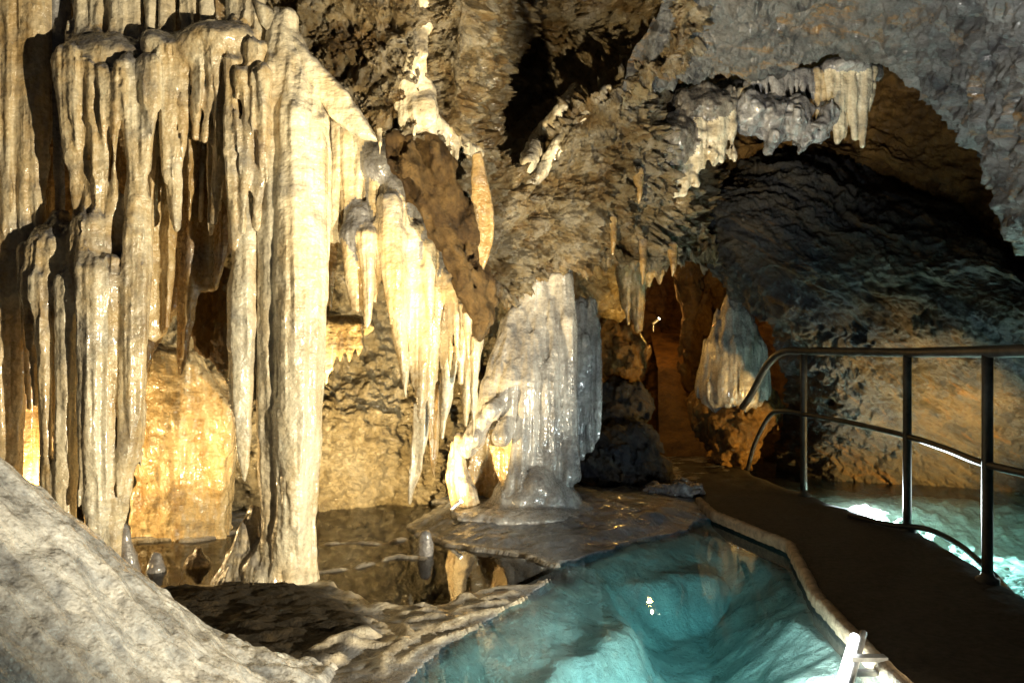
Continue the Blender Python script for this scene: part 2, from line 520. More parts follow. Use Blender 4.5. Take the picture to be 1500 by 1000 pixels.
        ii = np.nonzero(band)
        x = ax[0][ii[0]]; y = ax[1][ii[1]]; z = ax[2][ii[2]]
        ff = self.ff
        fw = np.array([0.12 if p_[5] else 1.0 for p_ in self.prims])[Id[ii]]
        d = fw * self.flute * perlin(x * ff, y * ff, z * 1.3) + fw * 0.4 * self.flute * perlin(x * ff * 2.1, y * ff * 2.1, z * 3.0)
        d = d + self.lump * perlin(x * 9, y * 9, z * 7) + 0.45 * self.lump * perlin(x * 24, y * 24, z * 20)
        Fd[ii] += d.astype(np.float32)
        # surface nets
        S = Fd < 0
        c = [S[i:n[0] - 1 + i, j:n[1] - 1 + j, q:n[2] - 1 + q] for i in (0, 1) for j in (0, 1) for q in (0, 1)]
        cnt = sum(a.astype(np.int8) for a in c)
        act = (cnt > 0) & (cnt < 8)
        ci = np.stack(np.nonzero(act), 1)
        vid = np.full(act.shape, -1, np.int64); vid[act] = np.arange(len(ci))
        acc = np.zeros((len(ci), 3)); num = np.zeros(len(ci))
        corners = [(i, j, q) for i in (0, 1) for j in (0, 1) for q in (0, 1)]
        val = {co: Fd[ci[:, 0] + co[0], ci[:, 1] + co[1], ci[:, 2] + co[2]] for co in corners}
        for co in corners:
            for axn in range(3):
                if co[axn] == 0:
                    c2 = list(co); c2[axn] = 1; c2 = tuple(c2)
                    a, b = val[co], val[c2]
                    cr = (a < 0) != (b < 0)
                    t = np.where(cr, a / np.where(cr, a - b, 1), 0)
                    pnt = np.tile(np.array(co, float), (len(ci), 1)); pnt[:, axn] += t
                    acc += np.where(cr[:, None], pnt, 0); num += cr
        verts = lo + (ci + acc / num[:, None]) * vx
        # normals from the field gradient
        gx = sum(val[co] * (1 if co[0] else -1) for co in corners)
        gy = sum(val[co] * (1 if co[1] else -1) for co in corners)
        gz = sum(val[co] * (1 if co[2] else -1) for co in corners)
        nor = np.stack([gx, gy, gz], 1); nor /= np.linalg.norm(nor, axis=1, keepdims=True) + 1e-9
        lab = Id[ci[:, 0], ci[:, 1], ci[:, 2]]
        quads = []
        for axn in range(3):
            o1, o2 = [(1, 2), (2, 0), (0, 1)][axn]
            s0 = [slice(1, n[i] - 1) for i in range(3)]; s1 = list(s0)
            s0[axn] = slice(0, n[axn] - 1); s1[axn] = slice(1, n[axn])
            A = S[tuple(s0)]; B = S[tuple(s1)]
            e = np.stack(np.nonzero(A != B), 1)
            if not len(e): continue
            flip = A[e[:, 0], e[:, 1], e[:, 2]]
            base = e.copy()
            for i in range(3):
                if i != axn: base[:, i] += 1
            def cell(d1, d2):
                q = base.copy(); q[:, o1] -= d1; q[:, o2] -= d2
                return vid[q[:, 0], q[:, 1], q[:, 2]]
            q = np.stack([cell(1, 1), cell(0, 1), cell(0, 0), cell(1, 0)], 1)
            q = np.where(flip[:, None], q, q[:, ::-1])
            quads.append(q[(q >= 0).all(1)])
        quads = np.concatenate(quads)
        base = np.array([verts[:, 0].mean(), verts[:, 1].mean(), verts[:, 2].min()])
        ql = lab[quads[:, 0]]
        if len(self.prims) == 1:
            o = mesh_obj(self.name, verts, quads, self.prims[0][4] or self.mat, None, True, nor, base)
            return tag(o, self.label, self.cat, self.group)
        root = tag(empty(self.name, base), self.label, self.cat, self.group)
        # same-named neighbours given as one body ("name*") are merged into one part
        merge = {}
        for j, pr in enumerate(self.prims):
            merge[j] = next(i for i in range(j + 1) if self.prims[i][0] == pr[0]) if pr[0].endswith('*') else j
        qm = np.array([merge[j] for j in range(len(self.prims))])[ql]
        qm = self.tidy(quads, qm, len(verts))
        for j in sorted(set(merge.values())):
            fsel = quads[qm == j]
            if len(fsel) < 6: continue
            used, inv = np.unique(fsel, return_inverse=True)
            mesh_obj(self.prims[j][0].rstrip('*'), verts[used], inv.reshape(fsel.shape), self.prims[j][4] or self.mat, root, True, nor[used], base)
        return root


# ================================================================== THE CAVE
# ---- ceiling over the middle, with the deep hollow and the rock that hangs down
rock_patch('cave_ceiling', [
    [(150, -420, 3.0), (420, -420, 3.1), (600, -420, 3.3), (740, -420, 3.6), (850, -420, 4.2), (960, -420, 3.8), (1040, -420, 3.4), (1110, -420, 3.9)],
    [(300, -120, 4.15), (470, -120, 4.0), (610, -120, 4.1), (725, -120, 4.4), (820, -140, 6.2), (965, -120, 4.4), (1020, -120, 4.1), (1090, -120, 4.6)],
    [(370, -10, 4.35), (500, 0, 4.3), (615, 0, 4.35), (724, 0, 4.5), (800, -20, 6.4), (955, 0, 5.4), (1000, 0, 4.6), (1070, 0, 5.1)],
    [(430, 60, 4.4), (530, 70, 4.4), (625, 75, 4.45), (718, 80, 4.7), (790, 60, 6.6), (940, 70, 5.6), (990, 80, 5.0), (1060, 80, 5.5)],
    [(500, 150, 4.45), (575, 155, 4.5), (645, 160, 4.55), (708, 160, 4.8), (768, 150, 6.4), (860, 140, 5.35), (960, 135, 5.45), (1030, 135, 7.0)],
    [(555, 210, 4.5), (610, 225, 4.55), (660, 230, 4.65), (722, 225, 4.95), (765, 240, 5.35), (835, 220, 5.4), (985, 190, 5.65), (1055, 190, 7.0)],
    [(610, 290, 4.75), (650, 310, 4.8), (692, 320, 4.9), (740, 320, 5.1), (790, 310, 5.3), (870, 300, 5.5), (1005, 270, 5.9), (1075, 270, 7.0)],
    [(660, 380, 4.95), (682, 395, 4.95), (712, 400, 5.0), (750, 400, 5.15), (800, 385, 5.4), (880, 370, 5.7), (1010, 340, 6.1), (1080, 340, 7.0)],
    [(690, 445, 5.1), (706, 450, 5.1), (724, 450, 5.1), (760, 448, 5.25), (805, 418, 5.55), (885, 402, 5.85), (1005, 395, 6.2), (1075, 395, 7.0)],
    [(690, 430, 5.5), (706, 435, 5.5), (724, 430, 5.6), (760, 425, 5.9), (805, 400, 6.2), (885, 380, 6.5), (1005, 375, 6.8), (1075, 375, 7.6)],
    [(640, 250, 6.4), (680, 250, 6.5), (724, 250, 6.6), (780, 250, 6.8), (830, 250, 7.2), (900, 300, 7.6), (1005, 300, 8.0), (1075, 300, 8.8)],
], 640, 720, 'ceil', 0.10, 2.8, 1.7, bed=0.04, tilt=-50, bf=4)
# ---- grey roof slab on the right, ending in a lip
us = (900, 985, 1060, 1140, 1215, 1330, 1420, 1520, 1760)
rock_patch('cave_ceiling', [
    [(u, -420, y) for u, y in zip((930, 1000, 1080, 1160, 1250, 1370, 1480, 1600, 1900), (3.3, 3.2, 3.1, 3.0, 2.9, 2.7, 2.5, 2.3, 2.0))],
    [(u, v, y) for u, v, y in zip((965, 1010, 1080, 1160, 1240, 1350, 1460, 1580, 1850), (-110, -110, -110, -110, -110, -110, -60, 0, 150), (4.2, 4.1, 4.05, 4.0, 3.95, 3.8, 3.5, 3.2, 2.6))],
    [(u, v, y) for u, v, y in zip((965, 1000, 1070, 1150, 1230, 1340, 1440, 1550, 1800), (20, 20, 15, 10, 10, 30, 90, 170, 400), (4.95, 4.9, 4.85, 4.8, 4.75, 4.6, 4.2, 3.7, 2.9))],
    [(u, v, y) for u, v, y in zip(us, (133, 128, 112, 100, 84, 114, 205, 350, 640), (5.45, 5.5, 5.5, 5.5, 5.45, 5.3, 4.9, 4.3, 3.3))],
    [(u, v, y) for u, v, y in zip(us, (115, 100, 85, 70, 55, 90, 195, 345, 650), (5.8, 5.9, 5.9, 5.9, 5.9, 5.8, 5.5, 5.0, 4.0))],
    [(u, v, y) for u, v, y in zip(us, (-40, -40, -40, -40, -40, 20, 150, 320, 620), (7.3, 7.6, 7.8, 7.8, 7.8, 7.8, 7.6, 7.2, 6.4))],
], 620, 400, 'slab', 0.085, 1.7, 0.6, 5.0, bed=0.09, tilt=16, bf=2.6)
# ---- right wall: ochre recess above, dark bulge, foot in the water
uw = (1005, 1080, 1160, 1250, 1340, 1430, 1530, 1760)
rock_patch('cave_wall', [
    [(u, v, y) for u, v, y in zip(uw, (0, 0, 0, 0, 20, 80, 200, 400), (7.0, 7.1, 7.1, 7.1, 7.0, 6.6, 6.0, 5.0))],
    [(u, v, y) for u, v, y in zip(uw, (170, 170, 170, 170, 180, 220, 300, 450), (7.0, 7.2, 7.3, 7.3, 7.1, 6.7, 6.1, 5.0))],
    [(u, v, y) for u, v, y in zip(uw, (320, 235, 225, 240, 275, 320, 390, 520), (7.1, 7.2, 7.2, 7.2, 7.1, 6.7, 6.1, 5.0))],
    [(u, v, y) for u, v, y in zip(uw, (380, 320, 310, 330, 370, 410, 470, 600), (8.3, 8.3, 8.3, 8.3, 8.2, 7.9, 7.4, 6.2))],
], 240, 200, 'ochre', 0.09, 1.9, 0.7, 9.0, bed=0.05, tilt=30)
rock_patch('cave_wall', [
    [(u, v, y) for u, v, y in zip(uw, (300, 225, 215, 230, 270, 315, 380, 510), (7.9, 7.9, 7.9, 7.9, 7.8, 7.4, 6.8, 5.6))],
    [(u, v, y) for u, v, y in zip(uw, (340, 265, 252, 268, 305, 345, 410, 540), (7.0, 6.75, 6.65, 6.65, 6.6, 6.3, 5.8, 4.8))],
    [(u, v, y) for u, v, y in zip((1040, 1100, 1172, 1255, 1340, 1430, 1530, 1760), (400, 390, 380, 380, 400, 420, 470, 600), (7.0, 6.45, 6.3, 6.3, 6.3, 6.1, 5.7, 4.7))],
    [(u, v, y) for u, v, y in zip((1132, 1160, 1200, 1262, 1340, 1430, 1530, 1760), (500, 500, 500, 500, 510, 520, 550, 680), (7.6, 7.0, 6.65, 6.55, 6.55, 6.4, 6.0, 4.9))],
    [(u, v, y) for u, v, y in zip((1150, 1178, 1212, 1266, 1340, 1430, 1530, 1760), (600, 600, 600, 600, 605, 610, 630, 740), (8.3, 7.7, 7.3, 7.0, 6.9, 6.8, 6.4, 5.2))],
    [(u, v, y) for u, v, y in zip((1130, 1175, 1215, 1270, 1340, 1430, 1530, 1760), (700, 702, 705, 706, 710, 718, 735, 800), (8.4, 8.0, 7.7, 7.5, 7.35, 7.1, 6.7, 5.5))],
    [(u, v, y) for u, v, y in zip((1130, 1175, 1215, 1270, 1340, 1430, 1530, 1760), (800, 800, 800, 800, 810, 820, 840, 930), (8.4, 8.0, 7.7, 7.5, 7.3, 7.0, 6.6, 5.4))],
], 420, 420, 'wall', 0.09, 1.5, 0.5, 2.0, (1.0, 1.0, 1.6), bed=0.07, tilt=32, bf=3.5)
# ---- rear walls
rock_patch('cave_wall', [
    [(-500, -300, 6.2), (0, -300, 6.4), (300, -300, 6.6), (600, -300, 6.8), (800, -200, 7.2), (960, 0, 8.5)],
    [(-500, 200, 5.9), (0, 200, 6.0), (300, 200, 6.3), (600, 200, 6.6), (800, 200, 7.2), (960, 200, 8.5)],
    [(-500, 480, 5.7), (0, 480, 5.8), (300, 480, 6.2), (560, 480, 6.6), (760, 480, 7.4), (930, 480, 8.8)],
    [(-500, 620, 5.5), (0, 620, 5.6), (300, 620, 6.0), (560, 620, 6.3), (760, 620, 7.2), (930, 620, 8.6)],
    [(-500, 735, 5.4), (0, 735, 5.6), (300, 738, 6.0), (560, 738, 6.3), (760, 735, 7.0), (930, 720, 8.0)],
    [(-500, 860, 5.4), (0, 850, 5.6), (300, 850, 6.0), (560, 850, 6.3), (760, 850, 7.0), (930, 850, 8.0)],
], 420, 360, 'back', 0.12, 2.4, 0.9, 12.0)
rock_patch('cave_wall', [
    [(780, 150, 9.5), (860, 150, 11.0), (940, 150, 11.5), (1020, 150, 11.5), (1100, 150, 10.5), (1240, 150, 9.0)],
    [(780, 380, 9.5), (860, 380, 10.8), (940, 380, 11.8), (1020, 380, 11.8), (1100, 380, 10.5), (1240, 380, 9.0)],
    [(780, 520, 9.2), (860, 520, 10.5), (940, 500, 11.8), (1020, 500, 11.8), (1100, 520, 10.2), (1240, 520, 8.8)],
    [(780, 720, 9.0), (860, 720, 10.0), (940, 720, 11.8), (1020, 720, 11.8), (1100, 720, 9.8), (1240, 720, 8.6)],
], 200, 200, 'ochre', 0.16, 1.6, 0.8, 21.0)

# ---- floor: one sheet with the shelf, the pools and the rimstone
def dist_poly(x, y, pts):
    d = np.full(x.shape, 1e9)
    for a, b in zip(pts[:-1], pts[1:]):
        e = b - a
        h = np.clip(((x - a[0]) * e[0] + (y - a[1]) * e[1]) / (e @ e), 0, 1)
        d = np.minimum(d, np.hypot(x - a[0] - h * e[0], y - a[1] - h * e[1]))
    return d


def inside_poly(x, y, pts):
    ins = np.zeros(x.shape, bool)
    n_ = len(pts)
    for i in range(n_):
        a, b = pts[i], pts[(i + 1) % n_]
        c = (a[1] > y) != (b[1] > y)
        if abs(b[1] - a[1]) > 1e-9:
            ins ^= c & (x < a[0] + (y - a[1]) * (b[0] - a[0]) / (b[1] - a[1]))
    return ins


shore = [G(u, v)[:2] for u, v in ((560, 1120), (600, 1000), (650, 945), (720, 905), (790, 868), (832, 822), (900, 802), (1000, 776), (1060, 748))]
turq = np.array(shore + [np.array([2.0, 6.0]), np.array([2.0, 0.7]), np.array([-0.5, 0.7])])
shore = np.array(shore)
midp = np.array([G(u, v)[:2] for u, v in ((150, 800), (330, 788), (470, 738), (560, 734), (650, 738), (600, 772), (640, 800), (760, 815), (850, 838), (760, 860), (690, 872), (640, 888), (545, 892), (500, 866), (440, 852), (330, 858), (200, 862))])
gx = np.arange(-4.6, 5.6, 0.016); gy = np.arange(0.7, 9.6, 0.016)
X, Y = np.meshgrid(gx, gy)
nz = lambda s, o=4, sd=0.0: fbm(X * s + sd, Y * s + sd, X * 0 + sd, o, 0.55)
ds = dist_poly(X, Y, shore) * np.where(inside_poly(X, Y, turq), 1, -1)
ds_n = ds + 0.05 * nz(3.0, 3)
dm = dist_poly(X, Y, np.vstack([midp, midp[:1]])) * np.where(inside_poly(X, Y, midp), 1, -1)
dm_n = dm + 0.07 * nz(4.0, 4, 3.0)
# dry shelf: rises towards the grey flowstone at the back
cx, cy = 0.15, 6.0
land = 0.02 + 0.17 * np.exp(-((X - cx) ** 2 / 1.0 + (Y - cy) ** 2 / 0.55)) + 0.012 * nz(2.5) + 0.05 * sstep(6.0, 8.0, Y)
# flow ripples running to the water
land += 0.012 * fbm(X * 3 + Y * 4, Y * 12 - X * 6, X * 0, 4)
rad = np.arctan2(Y - 6.1, X - 0.15); land += 0.012 * fbm(rad * 5, np.hypot(X - 0.15, Y - 6.1) * 1.5, X * 0 + 2, 4)
# mud bank
mud = np.array([G(u, v)[:2] for u, v in ((200, 872), (330, 862), (470, 862), (540, 905), (560, 940), (470, 985), (440, 1080), (100, 1080))])
dmud = dist_poly(X, Y, np.vstack([mud, mud[:1]])) * np.where(inside_poly(X, Y, mud), 1, -1)
mudm = sstep(-0.06, 0.08, dmud + 0.06 * nz(5, 3, 1.0))
# terraces of rimstone in the front left of the turquoise pool
tz = sstep(4.9, 4.2, Y) * sstep(-1.2, -0.7, X)
rim = np.zeros_like(X); wob = 0.018 * nz(9, 3, 5.0)
for wd, pl in ((1.0, ((545, 917), (560, 924), (574, 939), (567, 950), (585, 946), (599, 935), (588, 924))), (1.0, ((462, 971), (495, 957), (520, 950), (549, 942), (568, 942))),
               (1.0, ((513, 960), (538, 955), (570, 953))), (1.3, ((560, 990), (563, 967), (577, 960), (599, 942), (631, 928), (660, 921), (689, 906), (718, 899), (754, 888), (786, 874))),
               (0.9, ((585, 895), (617, 892), (646, 885), (682, 877), (703, 885), (754, 870))), (0.9, ((588, 906), (631, 899), (664, 903), (689, 892), (739, 885))), (1.0, ((466, 998), (484, 982), (498, 975))),
               (2.2, ((440, 852), (470, 858), (502, 862), (534, 876), (545, 890), (581, 896))), (0.8, ((600, 915), (640, 910), (690, 900))), (0.8, ((590, 975), (620, 950), (660, 935), (710, 915)))):
    dd = np.maximum(dist_poly(X, Y, np.array([G(u, v)[:2] for u, v in pl])) + wob, 0)
    rim = np.maximum(rim, np.exp(-(dd / (0.020 * wd)) ** 2))
tz = tz * (1 - mudm)

land += mudm * (0.04 + 0.035 * nz(2.6, 3, 2.0) + 0.008 * nz(16, 3) + 0.006 * nz(40, 2))
land = 0.006 + (land - 0.006) * sstep(0.0, 0.28, -dm_n) * sstep(0.0, 0.22, -ds_n)
h = land
h = np.where(dm_n > 0, -0.012 - 0.14 * sstep(0, 0.3, dm_n) + 0.02 * nz(6, 4) * sstep(0, 0.25, dm_n), h * sstep(-0.30, 0.02, -dm_n) + 0.0 if False else h)
edge = np.exp(-((dm_n + 0.03) / 0.035) ** 2)
h += 0.022 * edge * (0.6 + 0.6 * nz(7, 3, 4.0))
# inner rims of the still pool
for pl in (((470, 797), (520, 794), (560, 797), (600, 788)), ((465, 838), (520, 832), (580, 815), (620, 818))):
    dd = dist_poly(X, Y, np.array([G(u, v)[:2] for u, v in pl]))
    rim = np.maximum(rim, 0.8 * np.exp(-(dd / 0.02) ** 2))
    h = np.maximum(h, 0.005 - 0.5 * np.maximum(dd + 0.06 * nz(7, 4) - 0.002, 0) - 0.0)
h = np.where(ds_n < 0.1, h + 0.026 * rim * (0.6 + 0.5 * nz(12, 2, 9.0)), h)
# turquoise basin
bed = -0.02 - 0.12 * sstep(0.0, 0.30, ds_n) - 0.30 * sstep(0.35, 0.62, ds_n + 0.2 * nz(1.2, 3)) - 0.30 * sstep(0.85, 1.2, ds_n + 0.2 * nz(1.0, 3, 3.0))
arc = np.array([G(u, v, -0.3)[:2] for u, v in ((880, 862), (960, 850), (1060, 858), (1150, 880), (1260, 915))])
da = dist_poly(X, Y, arc)
bed -= 0.30 * np.exp(-(da / 0.18) ** 2) * sstep(0.2, 0.6, ds)
bed += 0.03 * nz(1.6, 3) + 0.006 * fbm(X * 3 + Y * 1, Y * 6 - X * 2, X * 0, 4, 0.5, True) * sstep(0.05, 0.3, ds) + 0.003 * nz(14, 3)
dpath = np.interp(Y, [1.0, 2.0, 3.0, 3.82, 4.84, 5.75, 7.2], [1.28, 1.32, 1.356, 1.43, 1.655, 1.43, 1.45]) - X
bed = np.maximum(bed, -0.10 - 0.75 * np.maximum(dpath - 0.05 + 0.06 * nz(2.5, 3, 11.0), 0))
h = np.where(ds_n > 0, np.minimum(bed, h), h)
# right-hand pool
rp = sstep(2.05, 2.35, X)
h = np.where(X > 2.05, h * (1 - rp) + rp * (-0.10 - 0.26 * sstep(7.0, 6.3, Y) + 0.02 * nz(3) + 0.025 * nz(9, 3, 6.0)), h)
verts = np.stack([X, Y, h], -1).reshape(-1, 3)
fl = mesh_obj('ground', verts, grid_faces(len(gy), len(gx)), 'grey')
fl.data.materials.clear()
m, nt, bs = new_mat('cave_floor')
p = pos(nt)
base = ramp(nt, noise(nt, p, 3.0, 8, 0.7, 0.6), [(0.32, (0.05, 0.055, 0.065)), (0.5, (0.14, 0.15, 0.17)), (0.68, (0.30, 0.31, 0.32))])
sp = N(nt, 'ShaderNodeSeparateXYZ'); nt.links.new(p, sp.inputs[0])
under = ramp(nt, math_n(nt, 'MULTIPLY_ADD', sp.outputs[2], -6.0), [(0.0, 0.0), (0.9, 1.0)])
bedc = ramp(nt, noise(nt, p, 4.0, 8, 0.7, 0.8), [(0.3, (0.30, 0.31, 0.27)), (0.55, (0.50, 0.50, 0.43)), (0.7, (0.62, 0.60, 0.50))])
att = N(nt, 'ShaderNodeAttribute', attribute_name='zone')
sx = N(nt, 'ShaderNodeSeparateColor'); nt.links.new(att.outputs['Color'], sx.inputs[0])
col = mix(nt, sx.outputs[0], base, bedc)
mudc = ramp(nt, noise(nt, p, 9, 8, 0.75), [(0.35, (0.006, 0.0045, 0.0025)), (0.55, (0.025, 0.017, 0.007)), (0.75, (0.075, 0.048, 0.016))])
col = mix(nt, sx.outputs[1], col, mudc)
rimc = ramp(nt, noise(nt, p, 25, 5, 0.7), [(0.3, (0.30, 0.26, 0.20)), (0.7, (0.68, 0.62, 0.50))])
col = mix(nt, sx.outputs[2], col, rimc)
nt.links.new(col, bs.inputs['Base Color'])
rg = mix(nt, sx.outputs[1], ramp(nt, noise(nt, p, 8, 6, 0.7), [(0.35, 0.16), (0.65, 0.5)]), (0.9, 0.9, 0.9))
nt.links.new(rg, bs.inputs['Roughness'])
nt.links.new(math_n(nt, 'MULTIPLY_ADD', sx.outputs[1], -0.4), bs.inputs['Coat Weight'])
bs.inputs['Coat Weight'].links[0].from_node.inputs[2].default_value = 0.4
bs.inputs['Coat Roughness'].default_value = 0.1
bump(nt, bs, [(noise(nt, p, 7, 5, 0.6, 0.8), 0.5, 0.05), (noise(nt, p, 18, 6, 0.65, 0.3), 0.6, 0.03), (noise(nt, p, 45, 5, 0.7), 0.5, 0.012)])
fl.data.materials.append(m)
zone = np.zeros((X.size, 4), np.float32)
zone[:, 0] = np.maximum(sstep(0.0, 0.06, ds_n), sstep(2.1, 2.3, X)).ravel()
mudm = np.maximum(mudm, 0.85 * sstep(-0.02, 0.08, dm_n))
zone[:, 1] = (mudm * (1 - np.clip(rim * 1.3, 0, 1))).ravel()
zone[:, 2] = np.clip(np.maximum(rim * 1.2 * (ds_n < 0.1), edge * 0.6 * (mudm < 0.4)), 0, 1).ravel()
ca = fl.data.color_attributes.new('zone', 'FLOAT_COLOR', 'POINT')
ca.data.foreach_set('color', zone.ravel())
tag(fl, kind='structure')


# ---- water bodies (closed volumes, surface at z = 0)
def prism(name, pts, z0, z1, mat, parent=None):
    n_ = len(pts)
    v = [(x, y, z0) for x, y in pts] + [(x, y, z1) for x, y in pts]
    f = [list(range(n_))[::-1], list(range(n_, 2 * n_))] + [[i, (i + 1) % n_, n_ + (i + 1) % n_, n_ + i] for i in range(n_)]
    return mesh_obj(name, v, f, mat, parent, smooth=False)


tag(prism('pool_water', [(-1.2, 0.8), (1.75, 0.8), (1.75, 6.6), (1.2, 6.6), (0.55, 5.35), (0.30, 4.6), (-0.35, 3.55), (-1.2, 3.5)], -1.1, 0.0, 'water_t'), kind='structure')
tag(prism('still_pool_water', [(-4.5, 3.6), (-0.37, 3.6), (0.27, 4.65), (0.50, 5.4), (-0.2, 7.4), (-4.5, 7.4)], -0.5, -0.001, 'water_s'), kind='structure')
tag(prism('pool_water', [(1.95, 1.0), (5.4, 1.0), (5.4, 9.0), (1.95, 9.0)], -0.9, 0.002, 'water_r'), kind='structure')

# ---- path
left = [(1.28, 1.0), (1.32, 2.0), (1.356, 3.0), (1.43, 3.82), (1.655, 4.84), (1.43, 5.75), (1.45, 7.2), (1.62, 8.9)]
right = [(2.35, 8.9), (2.25, 7.6), (2.40, 6.46), (2.60, 5.2), (2.44, 4.05), (2.36, 3.5), (2.36, 1.0)]


def path_mesh():
    def dens(pl, n_):
        a = np.array(pl); s = np.linspace(0, len(a) - 1, n_); i = np.minimum(s.astype(int), len(a) - 2)
        return a[i] + (a[i + 1] - a[i]) * (s - i)[:, None]
    # resample both edges by y
    ys = np.linspace(1.0, 8.9, 300)
    la = np.array(left); ra = np.array(right[::-1])
    xl = np.interp(ys, la[:, 1], la[:, 0]); xr = np.interp(ys, ra[:, 1], ra[:, 0])
    xl = xl + 0.012 * fbm(ys * 6, ys * 0, ys * 0 + 3.3, 3); xr = xr + 0.02 * fbm(ys * 5, ys * 0, ys * 0 + 7.7, 3)
    k = 40
    t = np.linspace(0, 1, k)
    xx = xl[:, None] + (xr - xl)[:, None] * t; yy = np.repeat(ys[:, None], k, 1)
    zz = 0.07 + 0.008 * fbm(xx * 4, yy * 4, xx * 0, 4) - 0.03 * (np.abs(t - 0.5) * 2)[None, :] ** 8
    top = np.stack([xx, yy, zz], -1)
    side_l = np.stack([xl, ys, ys * 0 - 0.9], -1)[:, None]; side_r = np.stack([xr, ys, ys * 0 - 0.9], -1)[:, None]
    g = np.concatenate([side_l, top, side_r], 1)
    return g


g = path_mesh()
tag(mesh_obj('path', g.reshape(-1, 3), grid_faces(g.shape[0], g.shape[1]), 'concrete'), kind='structure')
# ramp climbing into the rear passage
rr = np.array([[1.62, 8.85, 0.06], [1.70, 9.4, 0.5], [1.80, 10.0, 1.0], [1.95, 11.4, 1.45]])
rows_ = []
for t in np.linspace(0, 3, 80):
    i = min(int(t), 2); c = rr[i] + (rr[i + 1] - rr[i]) * (t - i); wd = 0.72
    xx = np.linspace(c[0] - 0.02, c[0] + wd, 24)
    rows_.append(np.stack([xx, xx * 0 + c[1], c[2] + 0.02 * fbm(xx * 4, xx * 0 + c[1] * 4, xx * 0, 3)], -1))
rows_ = np.array(rows_)
tag(mesh_obj('path', rows_.reshape(-1, 3), grid_faces(80, 24), 'ochre'), kind='structure')
# kerb along the pool
ks = [(1.31, 2.0), (1.345, 3.0), (1.42, 3.82), (1.64, 4.84), (1.42, 5.75), (1.43, 6.3)]
ks = np.array(ks); s = np.linspace(0, len(ks) - 1, 160); i = np.minimum(s.astype(int), len(ks) - 2)
kc = ks[i] + (ks[i + 1] - ks[i]) * (s - i)[:, None]
tn = np.gradient(kc, axis=0); tn /= np.linalg.norm(tn, axis=1, keepdims=True); nn = np.stack([tn[:, 1], -tn[:, 0]], 1)
prof = [(-0.020, 0.015), (-0.024, 0.050), (-0.018, 0.078), (0.012, 0.085), (0.028, 0.074), (0.028, 0.02)]
kv = []
for j in range(len(kc)):
    wob = 0.004 * float(perlin(np.array([s[j] * 9.0]), np.array([0.0]), np.array([1.5]))[0])
    wob += 0.005 * float(perlin(np.array([s[j] * 31.0]), np.array([4.0]), np.array([2.5]))[0])
    kv.append([(kc[j, 0] + nn[j, 0] * (a + wob), kc[j, 1] + nn[j, 1] * (a + wob), b + wob * 0.6) for a, b in prof])
kv = np.array(kv)
tag(mesh_obj('kerb', kv.reshape(-1, 3), grid_faces(len(kc), len(prof)), 'kerb', smooth=False), kind='structure')


# ---- tubes swept along a path (rails, cables)
def sweep(name, pts, r, mat, parent=None, origin=None, seg=14, n_=60):
    a = np.array(pts, float)
    k = len(a)
    c = bspline_rows(np.stack([a, a], 1), 2, max(n_, 2))[:, 0] if k > 2 else np.stack([a[0] + (a[1] - a[0]) * t for t in np.linspace(0, 1, 8)])
    t = np.gradient(c, axis=0); t /= np.linalg.norm(t, axis=1, keepdims=True)
    ref = np.array([0.31, 0.2, 0.93]); ref /= np.linalg.norm(ref)
    v = []
    for p_, d in zip(c, t):
        q = ref if abs(d @ ref) < 0.95 else np.array([1.0, 0, 0])
        e1 = np.cross(d, q); e1 /= np.linalg.norm(e1); e2 = np.cross(d, e1)
        v += [p_ + r * (math.cos(2 * math.pi * j / seg) * e1 + math.sin(2 * math.pi * j / seg) * e2) for j in range(seg)]
    f = []
    for i in range(len(c) - 1):
        for j in range(seg):
            f.append([i * seg + j, i * seg + (j + 1) % seg, (i + 1) * seg + (j + 1) % seg, (i + 1) * seg + j])
    f.append(list(range(seg))[::-1]); f.append(list(range((len(c) - 1) * seg, len(c) * seg)))
    return mesh_obj(name, v, f, mat, parent, True, None, origin)


# ---- handrail
posts = [(2.30, 6.46), (2.516, 5.215), (2.35, 4.05)]
ro = np.array([2.40, 5.2, 0.07])
rail = tag(empty('handrail', ro), 'dark tubular metal handrail on posts along the concrete path', 'handrail')
for x, y in posts:
    po = sweep('post', [(x, y, 0.04), (x, y, 1.19)], 0.026, 'metal', rail, ro)
    # round foot plate
    seg = 20
    v = [(x + r_ * math.cos(2 * math.pi * j / seg), y + r_ * math.sin(2 * math.pi * j / seg), z_) for r_, z_ in ((0.055, 0.05), (0.055, 0.082), (0.035, 0.09), (0.027, 0.11)) for j in range(seg)]
    f = [[i * seg + j, i * seg + (j + 1) % seg, (i + 1) * seg + (j + 1) % seg, (i + 1) * seg + j] for i in range(3) for j in range(seg)]
    pl = mesh_obj('foot_plate', v, f, 'metal', rail, True, None, ro)
sweep('top_rail', [(2.30, 2.3, 1.215), (2.31, 3.3, 1.21), (2.35, 4.05, 1.20), (2.46, 4.65, 1.198), (2.516, 5.215, 1.195), (2.43, 5.85, 1.20), (2.32, 6.36, 1.205), (2.22, 6.68, 1.20), (2.16, 6.92, 1.09), (2.10, 7.2, 0.82), (2.08, 7.4, 0.70)], 0.030, 'metal', rail, ro, 14, 120)
sweep('mid_rail', [(2.30, 2.3, 0.69), (2.31, 3.3, 0.66), (2.35, 4.05, 0.643), (2.46, 4.65, 0.65), (2.516, 5.215, 0.662), (2.43, 5.85, 0.69), (2.32, 6.36, 0.705), (2.22, 6.68, 0.715), (2.17, 6.9, 0.66), (2.12, 7.15, 0.4), (2.10, 7.3, 0.15)], 0.019, 'metal', rail, ro, 12, 120)

